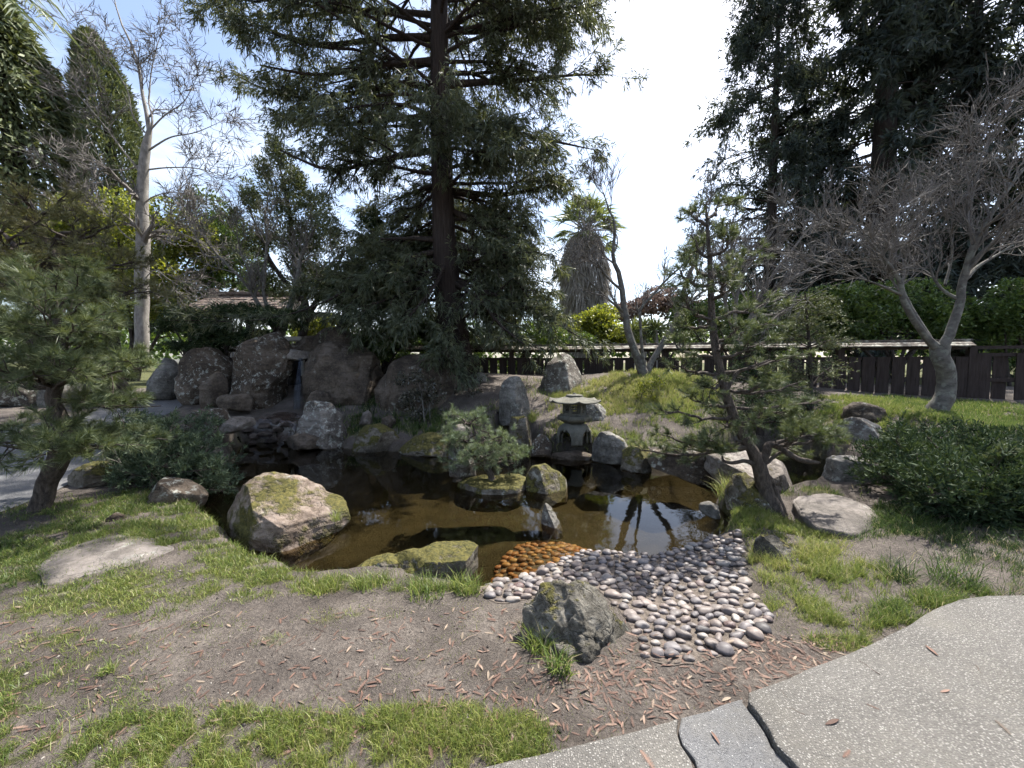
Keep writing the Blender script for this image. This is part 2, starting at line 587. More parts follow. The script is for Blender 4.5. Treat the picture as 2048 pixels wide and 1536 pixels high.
def rockmat(name, c1, c2, c3, lichen=0.3, moss=0.3, moss_c=((.034, .034, .010), (.105, .092, .024)), lich_c=((.24, .25, .22), (.40, .40, .36)), bump=0.7, mz=0.30, ms=4.2):
    m, nt, out = newmat(name)
    v = coords(nt)
    big = noise(nt, v, 1.8, 5.0, 0.6)
    fine = noise(nt, v, 22.0, 6.0, 0.7)
    vz = coords(nt, (1.2, 1.2, 6.0))
    strata = noise(nt, vz, 2.2, 4.0, 0.6)
    f = math_(nt, 'ADD', math_(nt, 'MULTIPLY', big, 0.62), math_(nt, 'MULTIPLY', fine, 0.38))
    c = ramp(nt, f, [(0.41, c1), (0.5, c2), (0.59, c3)])
    c = mix(nt, maprange(nt, strata, 0.52, 0.66, 0, 0.6), c, c1)
    # dark joints
    vo = nd(nt, 'ShaderNodeTexVoronoi', Scale=2.3, feature='DISTANCE_TO_EDGE')
    wv = nt.nodes.new('ShaderNodeMixRGB'); wv.blend_type = 'ADD'; wv.inputs['Fac'].default_value = 0.6
    nt.links.new(v, wv.inputs['Color1']); nt.links.new(noise(nt, v, 2.5, 4.0, 0.6, True), wv.inputs['Color2'])
    nt.links.new(wv.outputs['Color'], vo.inputs['Vector'])
    crack = maprange(nt, vo.outputs['Distance'], 0.0, 0.02, 1, 0)
    # lichen crusts
    lpatch = maprange(nt, noise(nt, v, 2.6, 3.0, 0.55), 0.62 - lichen * 0.30, 0.74 - lichen * 0.30)
    spots = maprange(nt, noise(nt, v, 10.0, 7.0, 0.68), 0.535, 0.60)
    lf = math_(nt, 'MULTIPLY', math_(nt, 'MULTIPLY', lpatch, spots), min(0.9, 0.35 + lichen))
    lc = ramp(nt, fine, [(0.35, lich_c[0]), (0.65, lich_c[1])])
    c = mix(nt, lf, c, lc)
    h = math_(nt, 'ADD', math_(nt, 'ADD', math_(nt, 'MULTIPLY', fine, 0.35), math_(nt, 'MULTIPLY', strata, 0.5)), math_(nt, 'MULTIPLY', crack, -0.12))
    # moss where the stone faces up
    ge = nt.nodes.new('ShaderNodeNewGeometry')
    sx = nt.nodes.new('ShaderNodeSeparateXYZ'); nt.links.new(ge.outputs['Normal'], sx.inputs[0])
    mn = math_(nt, 'ADD', math_(nt, 'MULTIPLY', sx.outputs['Z'], mz), math_(nt, 'MULTIPLY', noise(nt, v, ms, 6.0, 0.68), 1.0))
    mf = maprange(nt, mn, 0.68 + mz - moss * 0.55, 0.76 + mz - moss * 0.55)
    mc = ramp(nt, noise(nt, v, 30.0, 3.0, 0.7), [(0.35, moss_c[0]), (0.65, moss_c[1])])
    if moss > 0.01:
        c = mix(nt, mf, c, mc)
        h = math_(nt, 'ADD', h, math_(nt, 'MULTIPLY', mf, 0.5))
    c = mix(nt, math_(nt, 'MULTIPLY', crack, 0.15), c, (c1[0] * .4, c1[1] * .4, c1[2] * .4))
    principled(nt, out, c, 0.85, 0.25, h, bump, 0.07)
    return m

# ================================================================ THE SETTING
def cdt(poly, inner=None):
    poly = np.asarray(poly, float)
    n = len(poly)
    pts = [Vector(p) for p in poly]
    if inner is not None:
        pts += [Vector(p) for p in inner]
    v, e, f, *_ = delaunay_2d_cdt(pts, [(i, (i + 1) % n) for i in range(n)], [], 1, 1e-5)
    return np.array([[a.x, a.y] for a in v]), np.array([t for t in f if len(t) == 3])

def densify(poly, step, jit=0.0, seed=0):
    out = []
    n = len(poly)
    for i in range(n):
        a, b = np.asarray(poly[i]), np.asarray(poly[(i + 1) % n])
        m = max(1, int(np.linalg.norm(b - a) / step))
        for k in range(m):
            out.append(a + (b - a) * k / m)
    out = np.array(out)
    if jit:
        p = np.stack([out[:, 0], out[:, 1], out[:, 0] * 0], -1)
        out = out + jit * np.stack([fbm(p * 6, 3, seed), fbm(p * 6, 3, seed + 50)], -1)
    return out

# ---- grass cover: ellipses on the ground (px, py of the centre; radii in metres; density; blade height; tone 0 dark .. 1 yellow; low tones on the right bank put its shade into the colour)
GRASS = [(300, 1525, 1.2, .22, 1.5, .05, .6), (800, 1505, .65, .20, 1.6, .05, .65), (550, 1500, .6, .16, 1.2, .045, .65), (1020, 1490, .2, .1, 1.2, .045, .65), (1760, 1240, .35, .10, 1.4, .09, .55), (1850, 1212, .3, .08, 1.4, .09, .5), (1680, 1285, .2, .08, 1.0, .06, .65), (-200, 1500, .9, .5, .8, .05, .5), (60, 1420, .45, .28, .6, .045, .55), (1080, 1500, .12, .1, .8, .045, .6),
         (780, 1170, .42, .13, 1.0, .10, .5), (640, 1170, .3, .14, .9, .07, .55), (930, 1180, .16, .07, .9, .10, .5), (430, 1165, .8, .26, .7, .04, .7), (200, 1200, .9, .28, .75, .04, .6), (120, 1290, .7, .2, .55, .035, .6), (700, 1230, .5, .10, .5, .035, .65), (1000, 1260, .3, .08, .4, .035, .6),
         (60, 1130, .8, .4, .75, .05, .35), (350, 1040, .6, .5, .7, .06, .6), (180, 1020, .8, .5, .7, .05, .4), (560, 1280, .22, .05, .45, .04, .6), (430, 1250, .35, .07, .5, .04, .6),
         (300, 1400, .25, .08, .3, .035, .6), (220, 1340, .07, .05, .9, .05, .6), (820, 1320, .25, .06, .25, .04, .6), (1130, 1290, .12, .1, .5, .06, .6), (1180, 1420, .14, .05, .35, .035, .6),
         (1600, 1100, .5, .35, 1.0, .075, .8), (1560, 1060, .5, .4, .9, .07, .65), (1650, 1180, .45, .2, 1.0, .08, .6), (1780, 1225, .4, .12, 1.0, .09, .5), (1720, 1265, .12, .1, .6, .06, .7), (1500, 1000, .4, .45, .9, .09, .75),
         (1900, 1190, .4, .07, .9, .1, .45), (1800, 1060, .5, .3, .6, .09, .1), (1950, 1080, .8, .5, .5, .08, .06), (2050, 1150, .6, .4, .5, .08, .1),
         (1250, 775, 1.3, 1.1, 1.0, .10, .9), (1200, 745, 1.0, .8, .9, .1, .85), (1330, 790, .9, .9, .9, .1, .75), (1310, 830, .7, .5, .7, .09, .6), (1400, 850, .9, .8, .8, .09, .5), (1080, 770, .8, .8, .6, .09, .5),
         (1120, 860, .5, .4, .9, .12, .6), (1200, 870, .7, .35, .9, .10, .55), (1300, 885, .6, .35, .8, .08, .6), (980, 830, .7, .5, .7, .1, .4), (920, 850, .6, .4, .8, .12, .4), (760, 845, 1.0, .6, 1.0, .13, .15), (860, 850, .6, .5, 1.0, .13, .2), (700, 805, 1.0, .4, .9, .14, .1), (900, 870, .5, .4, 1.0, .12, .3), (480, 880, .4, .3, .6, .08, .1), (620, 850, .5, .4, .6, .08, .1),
         (1800, 820, 1.8, 1.2, .95, .07, .7), (1950, 830, 1.5, 1.2, .9, .07, .4), (1700, 845, .8, .7, .9, .07, .6), (2060, 860, 1.4, 1.5, .8, .08, .3), (1600, 850, .9, .8, .6, .08, .4),
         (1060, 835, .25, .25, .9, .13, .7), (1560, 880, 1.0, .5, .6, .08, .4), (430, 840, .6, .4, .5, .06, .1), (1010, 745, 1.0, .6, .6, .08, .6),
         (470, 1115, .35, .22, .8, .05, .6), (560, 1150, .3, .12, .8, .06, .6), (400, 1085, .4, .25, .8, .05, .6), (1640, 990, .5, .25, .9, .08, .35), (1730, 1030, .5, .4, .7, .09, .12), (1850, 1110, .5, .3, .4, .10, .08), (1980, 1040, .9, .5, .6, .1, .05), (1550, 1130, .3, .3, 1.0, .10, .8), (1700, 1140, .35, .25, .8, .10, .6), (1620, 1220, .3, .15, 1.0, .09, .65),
         (1230, 790, 1.5, 1.2, 1.2, .11, .9), (1340, 760, 1.2, 1.2, 1.2, .1, .8), (1820, 815, 2.2, 1.2, 1.3, .06, .55), (1980, 835, 1.8, 1.4, 1.3, .06, .3), (150, 1090, .9, .5, .9, .045, .45), (330, 1000, .7, .5, .9, .05, .5)]
_GW = []
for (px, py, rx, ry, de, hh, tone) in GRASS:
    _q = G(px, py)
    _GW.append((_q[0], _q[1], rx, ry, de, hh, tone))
BARE = []
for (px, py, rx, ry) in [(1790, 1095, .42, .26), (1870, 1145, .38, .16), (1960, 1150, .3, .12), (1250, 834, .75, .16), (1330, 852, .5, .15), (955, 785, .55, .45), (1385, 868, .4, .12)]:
    _q = G(px, py); BARE.append((_q[0], _q[1], rx, ry))
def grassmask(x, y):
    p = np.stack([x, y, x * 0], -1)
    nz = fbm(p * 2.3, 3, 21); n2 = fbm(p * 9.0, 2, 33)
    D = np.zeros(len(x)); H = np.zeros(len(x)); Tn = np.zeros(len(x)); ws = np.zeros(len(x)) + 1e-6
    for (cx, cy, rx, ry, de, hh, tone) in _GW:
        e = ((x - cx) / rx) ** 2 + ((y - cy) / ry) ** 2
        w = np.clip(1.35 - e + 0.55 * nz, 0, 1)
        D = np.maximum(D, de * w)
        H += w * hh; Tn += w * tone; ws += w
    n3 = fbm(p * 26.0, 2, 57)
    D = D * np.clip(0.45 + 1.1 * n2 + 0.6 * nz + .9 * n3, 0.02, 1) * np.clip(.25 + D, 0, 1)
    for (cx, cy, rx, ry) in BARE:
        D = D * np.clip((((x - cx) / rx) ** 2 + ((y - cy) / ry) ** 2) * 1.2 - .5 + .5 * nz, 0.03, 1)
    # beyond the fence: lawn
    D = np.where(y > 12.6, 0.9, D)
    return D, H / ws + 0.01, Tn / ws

# ---- ground: one sheet to the horizon
def ground_lines(lo, hi, step, far):
    c = np.arange(lo, hi + step / 2, step)
    g = []
    a, s = hi, step
    while a < far:
        s *= 1.35; a += s; g.append(a)
    b = []
    a, s = lo, step
    while a > -far:
        s *= 1.35; a -= s; b.append(a)
    return np.array(b[::-1] + list(c) + g)
def warp(a, f):
    return a
gx = np.unique(np.concatenate([ground_lines(-11, 12, 0.16, 500), np.arange(-3.2, 3.2, 0.065)]).round(3))
gy = np.unique(np.concatenate([ground_lines(-1, 13, 0.12, 500), np.arange(1.2, 4.4, 0.05)]).round(3))
gx = gx[np.concatenate([[True], np.diff(gx) > 0.012])]
gy = gy[np.concatenate([[True], np.diff(gy) > 0.012])]
XX, YY = np.meshgrid(gx, gy)
ZZ, SD = terrain(XX, YY, True)
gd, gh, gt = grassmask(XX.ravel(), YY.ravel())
ga = Acc()
nx, ny = len(gx), len(gy)
ii = (np.arange(ny - 1)[:, None] * nx + np.arange(nx - 1)[None, :]).ravel()
ga.add(np.stack([XX, YY, ZZ], -1).reshape(-1, 3), np.stack([ii, ii + 1, ii + nx + 1, ii + nx], -1))

m, nt, out = newmat('ground_soil')
v = coords(nt, rand=False)
a_g = nd(nt, 'ShaderNodeAttribute', attribute_name='grass')
a_b = nd(nt, 'ShaderNodeAttribute', attribute_name='bed')
n1 = noise(nt, v, 3.0, 6.0, 0.65); n2 = noise(nt, v, 55.0, 5.0, 0.75); n3 = noise(nt, v, 9.0, 5.0, 0.6)
f = math_(nt, 'ADD', math_(nt, 'MULTIPLY', n1, 0.5), math_(nt, 'MULTIPLY', n2, 0.5))
soil = ramp(nt, f, [(0.34, (.048, .041, .037)), (0.5, (.105, .09, .079)), (0.64, (.19, .164, .142))])
damp = maprange(nt, noise(nt, v, .9, 5.0, .7), .50, .62, 0, .55)
soil = mix(nt, damp, soil, (.052, .043, .036))
moss = ramp(nt, n3, [(0.35, (.035, .045, .012)), (0.65, (.095, .10, .025))])
c = mix(nt, maprange(nt, math_(nt, 'ADD', a_g.outputs['Fac'], math_(nt, 'MULTIPLY', math_(nt, 'SUBTRACT', n3, 0.5), 0.9)), 0.25, 0.75, 0, 0.8), soil, moss)
bedc = ramp(nt, n1, [(0.35, (.037, .033, .019)), (0.65, (.06, .052, .031))])
c = mix(nt, a_b.outputs['Fac'], c, bedc)
vo = nd(nt, 'ShaderNodeTexVoronoi', Scale=60.0); nt.links.new(v, vo.inputs['Vector'])
grit = maprange(nt, vo.outputs['Distance'], 0.05, 0.22, 1, 0)
vg = nd(nt, 'ShaderNodeTexNoise', Scale=40.0); nt.links.new(v, vg.inputs['Vector'])
gm = math_(nt, 'MULTIPLY', grit, maprange(nt, vg.outputs['Fac'], 0.60, 0.66))
c = mix(nt, math_(nt, 'MULTIPLY', gm, 0.55), c, (.22, .20, .175))
h = math_(nt, 'ADD', math_(nt, 'ADD', n2, math_(nt, 'MULTIPLY', n3, 0.6)), math_(nt, 'MULTIPLY', gm, 0.6))
principled(nt, out, c, 0.95, 0.15, h, 0.9, 0.03)
MAT_GROUND = m
ground = mk('ground', ga, MAT_GROUND, kind='structure')
for nm, arr in (('grass', np.clip(gd * 1.3, 0, 1)), ('bed', np.clip((SD.ravel() + 0.02) / 0.08, 0, 1))):
    at = ground.data.attributes.new(nm, 'FLOAT', 'POINT')
    at.data.foreach_set('value', arr.astype(np.float32))

# ---- water
m, nt, out = newmat('pond_water')
v = coords(nt, (1, 1.0, 1), rand=False)
h = math_(nt, 'ADD', noise(nt, v, 3.0, 2.0, 0.5), math_(nt, 'MULTIPLY', noise(nt, v, 14.0, 2.0, 0.5), 0.25))
bp = nd(nt, 'ShaderNodeBump', Strength=0.035, Distance=0.05); nt.links.new(h, bp.inputs['Height'])
gl = nd(nt, 'ShaderNodeBsdfGlossy', Roughness=0.012); gl.inputs['Color'].default_value = (1, 1, 1, 1)
nt.links.new(bp.outputs['Normal'], gl.inputs['Normal'])
tr = nd(nt, 'ShaderNodeBsdfTransparent'); tr.inputs['Color'].default_value = (.64, .585, .45, 1)
fr = nd(nt, 'ShaderNodeFresnel', IOR=1.33); nt.links.new(bp.outputs['Normal'], fr.inputs['Normal'])
mx = nd(nt, 'ShaderNodeMixShader')
nt.links.new(fr.outputs[0], mx.inputs[0])
nt.links.new(tr.outputs[0], mx.inputs[1]); nt.links.new(gl.outputs[0], mx.inputs[2])
nt.links.new(mx.outputs[0], out.inputs['Surface'])
MAT_WATER = m
wa = Acc()
_ctr = POND.mean(0)
wp = np.array([[-5.6, 2.55], [5.6, 2.55], [5.9, 8.6], [-5.6, 8.6]])
wv, wf = cdt(wp, [(x, y) for x in np.arange(-5, 5.5, .5) for y in np.arange(2.8, 8.5, .5)])
wa.add(np.concatenate([wv, np.full((len(wv), 1), ZW)], 1), wf)
mk('water', wa, MAT_WATER, kind='structure', smooth=False)

# ---- asphalt garden path at the side
def sheet(name, poly, lift, mat, step=0.18, jit=0.03, kind='structure', parent=None):
    poly = densify(poly, step, jit)
    lo, hi = poly.min(0), poly.max(0)
    X, Y = np.meshgrid(np.arange(lo[0], hi[0], step), np.arange(lo[1], hi[1], step))
    X, Y = X.ravel(), Y.ravel()
    k = poly_sd(X, Y, poly) > step * 0.4
    v2, f2 = cdt(poly, np.stack([X[k], Y[k]], -1))
    a = Acc()
    z = terrain(v2[:, 0], v2[:, 1]) + lift
    a.add(np.concatenate([v2, z[:, None]], 1), f2)
    return mk(name, a, mat, kind=kind, parent=parent)

m, nt, out = newmat('path_asphalt')
v = coords(nt, rand=False)
vo = nd(nt, 'ShaderNodeTexVoronoi', Scale=75.0); nt.links.new(v, vo.inputs['Vector'])
n1 = noise(nt, v, 2.0, 4.0)
c = ramp(nt, math_(nt, 'ADD', math_(nt, 'MULTIPLY', vo.outputs['Distance'], .7), math_(nt, 'MULTIPLY', n1, .5)), [(.3, (.07, .07, .073)), (.8, (.15, .15, .153))])
principled(nt, out, c, 0.9, 0.2, vo.outputs['Distance'], 0.5, 0.01)
MAT_ASPH = m
pl = [G(px, py)[:2] for px, py in [(-60, 1050), (20, 1020), (110, 985), (190, 945), (235, 890), (290, 850), (350, 822), (385, 800), (372, 786), (320, 788), (250, 800), (160, 830), (0, 860), (-200, 880), (-420, 900), (-420, 1050)]]
sheet('path', pl, 0.012, MAT_ASPH, 0.2, 0.02)

# ---- exposed-aggregate paving, cracked, with an asphalt patch
def aggmat(name, base, stones, scale=105.0, amt=0.85):
    m, nt, out = newmat(name)
    v = coords(nt, rand=False)
    wv = nt.nodes.new('ShaderNodeMixRGB'); wv.blend_type = 'ADD'; wv.inputs['Fac'].default_value = 0.012
    nt.links.new(v, wv.inputs['Color1']); nt.links.new(noise(nt, v, 30.0, 2.0, 0.5, True), wv.inputs['Color2'])
    vo = nd(nt, 'ShaderNodeTexVoronoi', Scale=scale, Randomness=0.9); nt.links.new(wv.outputs['Color'], vo.inputs['Vector'])
    sp = nt.nodes.new('ShaderNodeSeparateColor'); nt.links.new(vo.outputs['Color'], sp.inputs[0])
    sc = ramp(nt, sp.outputs[0], stones)
    st = maprange(nt, vo.outputs['Distance'], 0.34, 0.50, 1, 0)
    n1 = noise(nt, v, 2.2, 5.0, 0.6); n2 = noise(nt, v, 70.0, 3.0, .7)
    bc = ramp(nt, math_(nt, 'ADD', math_(nt, 'MULTIPLY', n1, .6), math_(nt, 'MULTIPLY', n2, .4)), [(.35, base[0]), (.65, base[1])])
    c = mix(nt, math_(nt, 'MULTIPLY', st, amt), bc, sc)
    dirt = maprange(nt, noise(nt, v, 1.4, 6.0, .7), 0.48, 0.68, 0, 0.5)
    c = mix(nt, dirt, c, (.13, .12, .10))
    h = math_(nt, 'ADD', math_(nt, 'MULTIPLY', st, 1.0), math_(nt, 'MULTIPLY', n2, .3))
    principled(nt, out, c, 0.8, 0.3, h, 0.65, 0.008)
    return m
MAT_AGG = aggmat('aggregate_concrete', ((.065, .061, .055), (.11, .104, .095)), [(0, (.065, .06, .056)), (.35, (.135, .126, .115)), (.75, (.20, .188, .172)), (1, (.29, .28, .26))])
MAT_PATCH = aggmat('asphalt_patch', ((.075, .075, .078), (.12, .12, .122)), [(0, (.06, .06, .065)), (.6, (.14, .14, .145)), (.9, (.2, .2, .2)), (1, (.4, .4, .39))], 140.0, .7)

def prism(acc, poly, z0, z1, bev=0.012):
    poly = np.asarray(poly)
    n = len(poly)
    e = np.roll(poly, -1, 0) - np.roll(poly, 1, 0)
    area = 0.5 * np.sum(poly[:, 0] * np.roll(poly[:, 1], -1) - np.roll(poly[:, 0], -1) * poly[:, 1])
    nn = nrm(np.stack([-e[:, 1], e[:, 0]], -1)) * (1 if area > 0 else -1)
    ins = poly + nn * bev
    z1 = np.broadcast_to(z1, (n,))
    v2, f2 = cdt(ins)
    # heights of the top by nearest inset vertex
    d = ((v2[:, None, :] - ins[None]) ** 2).sum(-1).argmin(1)
    acc.add(np.concatenate([v2, z1[d][:, None]], 1), f2)
    rings = [np.concatenate([ins, z1[:, None]], 1), np.concatenate([poly + nn * bev * .25, (z1 - bev * .35)[:, None]], 1), np.concatenate([poly, (z1 - bev)[:, None]], 1), np.concatenate([poly, np.full((n, 1), z0)], 1)]
    V = np.concatenate(rings)
    i = np.arange(n); j = (i + 1) % n
    for k in range(3):
        acc.add(V, np.stack([k * n + i, k * n + j, (k + 1) * n + j, (k + 1) * n + i], -1)[:, ::(1 if area > 0 else -1)])

CR = [(1497, 1384), (1496, 1402), (1520, 1432), (1540, 1462), (1552, 1490), (1575, 1512), (1602, 1540), (1660, 1600), (1720, 1690)]     # crack line
edge_r = [(1497, 1384), (1560, 1360), (1620, 1336), (1700, 1304), (1760, 1276), (1820, 1246), (1870, 1216), (1920, 1198), (1975, 1190), (2060, 1190), (2250, 1192)]
def gpl(l, z): 
    a = np.array(l, float); return GP(a[:, 0], a[:, 1], z)[:, :2]
ra = np.concatenate([gpl(edge_r, .055), [[6.0, 2.55], [7.5, .2], [5.0, -1.2], [1.6, -1.2]], gpl(CR[:0:-1], .055)])
a = Acc(); prism(a, densify(ra, .045, .008, 3), -.12, .055, .010)
mk('paving', a, MAT_AGG, kind='structure', smooth=False)
CL = [(x - 9 - (y - 1384) * .03, y + 4) for x, y in CR]
patch_l = [(1363, 1436), (1358, 1462), (1366, 1490), (1388, 1520), (1400, 1560), (1440, 1620), (1500, 1700)]
pa = np.concatenate([gpl([(1363, 1436), (1420, 1422), (1455, 1408), (1484, 1398)], .02), gpl(CL[1:], .02), gpl(patch_l[:0:-1], .02)])
a = Acc(); prism(a, densify(pa, .03, .010, 8), -.12, .022, .008)
mk('paving', a, MAT_PATCH, kind='structure', smooth=False)
la = np.concatenate([gpl([(760, 1575), (930, 1540), (1040, 1516), (1140, 1492), (1250, 1464), (1356, 1438)], .026), gpl([(x - 5, y) for x, y in patch_l[1:]], .026), [[.62, -.4], [-.2, -1.2], [-1.4, -1.2], [-1.0, .6]]])
a = Acc(); prism(a, densify(la, .045, .008, 5), -.12, .026, .010)
mk('paving', a, MAT_AGG, kind='structure', smooth=False)

# ---- pebble beach
BE = _pp([(950, 1190), (968, 1172), (980, 1135), (990, 1085), (1040, 1045), (1100, 1025), (1190, 1035), (1245, 1075), (1300, 1108), (1430, 1068), (1478, 1066), (1492, 1110), (1500, 1180), (1545, 1250), (1530, 1290), (1440, 1335), (1350, 1352),
          (1285, 1335), (1255, 1250), (1200, 1190), (1100, 1190), (1050, 1215), (1000, 1222)], -.08)
m, nt, out = newmat('beach_mortar')
v = coords(nt, rand=False); n1 = noise(nt, v, 35.0, 5.0, .7)
principled(nt, out, ramp(nt, n1, [(.35, (.06, .05, .042)), (.65, (.15, .125, .105))]), .95, .15, n1, .8, .015)
beach = sheet('pebble_beach', BE, 0.0035, m, 0.05, 0.05)
def pebmat(name, stops, rough=.42, spec=.45):
    m, nt, out = newmat(name)
    oi = nt.nodes.new('ShaderNodeObjectInfo')
    c = ramp(nt, oi.outputs['Random'], stops)
    v = coords(nt)
    n = noise(nt, v, 3.0, 4.0, .6); n2 = noise(nt, v, 40.0, 3.0, .6)
    c2 = nt.nodes.new('ShaderNodeMixRGB'); c2.blend_type = 'MULTIPLY'; c2.inputs[0].default_value = .55
    nt.links.new(c, c2.inputs[1]); nt.links.new(ramp(nt, n, [(.3, (.6, .6, .6)), (.7, (1.15, 1.12, 1.1))]), c2.inputs[2])
    principled(nt, out, c2.outputs[0], rough, spec, n2, .12, .004)
    return m
MAT_PEB = pebmat('beach_pebble', [(0, (.055, .051, .053)), (.18, (.15, .125, .112)), (.36, (.10, .09, .092)), (.55, (.20, .165, .145)), (.72, (.135, .125, .13)), (.88, (.26, .235, .21)), (1, (.105, .07, .065))], .55, .35)
MAT_PEBW = pebmat('algae_pebble', [(0, (.12, .06, .03)), (.2, (.29, .14, .055)), (.4, (.20, .11, .055)), (.6, (.34, .21, .085)), (.8, (.26, .095, .05)), (1, (.34, .22, .11))], .4)
def blob(sub, seed, amp, sq):
    bm = bmesh.new(); bmesh.ops.create_icosphere(bm, subdivisions=sub, radius=1)
    V = np.array([q.co[:] for q in bm.verts]); F = np.array([[q.index for q in f.verts] for f in bm.faces]); bm.free()
    V = V * (1 + amp * fbm(V * 1.1, 2, seed))[:, None]
    V = np.sign(V) * np.abs(V) ** sq
    return V, F
PEB = []
for i in range(8):
    V, F = blob(3, 60 + i, .28, .93)
    a = Acc(); a.add(V * [.5, .36 + .06 * math.sin(i * 2.1), .27], F); PEB.append(a)
PEB2 = blob(2, 75, .2, .93)
pm_dry = []; pm_wet = []
for i, a in enumerate(PEB):
    me = mesh_of('pebble', a); me.materials.append(MAT_PEB); pm_dry.append(me)
    me2 = me.copy(); me2.materials.clear(); me2.materials.append(MAT_PEBW); pm_wet.append(me2)
lo, hi = BE.min(0), BE.max(0)
cand = rng.uniform(lo, hi, (34000, 2))
cand = cand[poly_sd(cand[:, 0], cand[:, 1], BE) > 0.012]
kept = np.zeros((0, 2))
for c_ in cand:
    if len(kept) == 0 or ((((kept - c_) / [.066, .051]) ** 2).sum(1) > 1).all():
        kept = np.vstack([kept, c_])
order = np.argsort(kept[:, 1])
peb_rest = Acc()
for k, i in enumerate(order):
    x, y = kept[i]
    z = float(terrain(np.array([x]), np.array([y]))[0])
    sc = np.clip(rng.lognormal(-2.66, .22), .04, .105)
    rot = rng.normal(0, .35)
    wet = z < ZW - 0.004
    j = rng.integers(8)
    if k < 300:
        o = bpy.data.objects.new('pebble', (pm_wet if wet else pm_dry)[j])
        o.scale = (sc, sc * rng.uniform(.88, 1.1), sc * rng.uniform(.85, 1.15))
        o.rotation_euler = (rng.normal(0, .12), rng.normal(0, .12), rot)
        o.parent = beach
        o.location = (x, y, z + .27 * sc * (.12 if wet else rng.uniform(.3, .75)))
        COL.objects.link(o)
    else:
        V = PEB2[0] * [.5, .37, .27] * sc
        co, si = math.cos(rot), math.sin(rot)
        V = np.stack([V[:, 0] * co - V[:, 1] * si, V[:, 0] * si + V[:, 1] * co, V[:, 2]], -1) + [x, y, z + .27 * sc * (.12 if wet else .62)]
        peb_rest.add(V, PEB2[1], rng.random() * .49 + (.5 if wet else 0))
if peb_rest.n:
    m, nt, out = newmat('far_pebble')
    at = nd(nt, 'ShaderNodeAttribute', attribute_name='rnd')
    c = ramp(nt, at.outputs['Fac'], [(0, (.055, .051, .053)), (.1, (.15, .125, .112)), (.2, (.10, .09, .092)), (.3, (.20, .165, .145)), (.4, (.135, .125, .13)), (.49, (.26, .235, .21)), (.5, (.12, .06, .03)), (.6, (.29, .14, .055)), (.7, (.20, .11, .055)), (.8, (.34, .21, .085)), (.9, (.26, .095, .05)), (1, (.34, .22, .11))])
    principled(nt, out, c, .5, .4)
    mk('pebble', peb_rest, m, parent=beach, kind='stuff')
print('PEBBLES', len(kept))

# ================================================================ ROCKS
def _ico(sub):
    bm = bmesh.new(); bmesh.ops.create_icosphere(bm, subdivisions=sub, radius=1)
    V = np.array([q.co[:] for q in bm.verts]); F = np.array([[q.index for q in f.verts] for f in bm.faces]); bm.free()
    return V, F
ICO = {s: _ico(s) for s in (4, 5, 6)}

def outline_R(x, z, cx, cz, n=256):
    th = np.linspace(-math.pi, math.pi, n, endpoint=False)
    R = np.zeros(n)
    m_ = len(x)
    for i in range(m_):
        ax, az = x[i] - cx, z[i] - cz
        bx, bz = x[(i + 1) % m_] - cx, z[(i + 1) % m_] - cz
        ex, ez = bx - ax, bz - az
        dx, dz = np.cos(th), np.sin(th)
        den = dx * ez - dz * ex
        den = np.where(np.abs(den) < 1e-9, 1e-9, den)
        t = (ax * ez - az * ex) / den
        s = (ax * dz - az * dx) / den
        ok = (t > 0) & (s >= -1e-6) & (s <= 1 + 1e-6)
        R = np.where(ok, np.maximum(R, t), R)
    R[R == 0] = R[R > 0].mean()
    k = np.array([1, 2, 3, 2, 1.]) / 9
    R = sum(k[i] * np.roll(R, i - 2) for i in range(5))
    return th, R

def centroid(x, z):
    a = x * np.roll(z, -1) - np.roll(x, -1) * z
    A = a.sum() / 2
    return ((x + np.roll(x, -1)) * a).sum() / (6 * A), ((z + np.roll(z, -1)) * a).sum() / (6 * A)

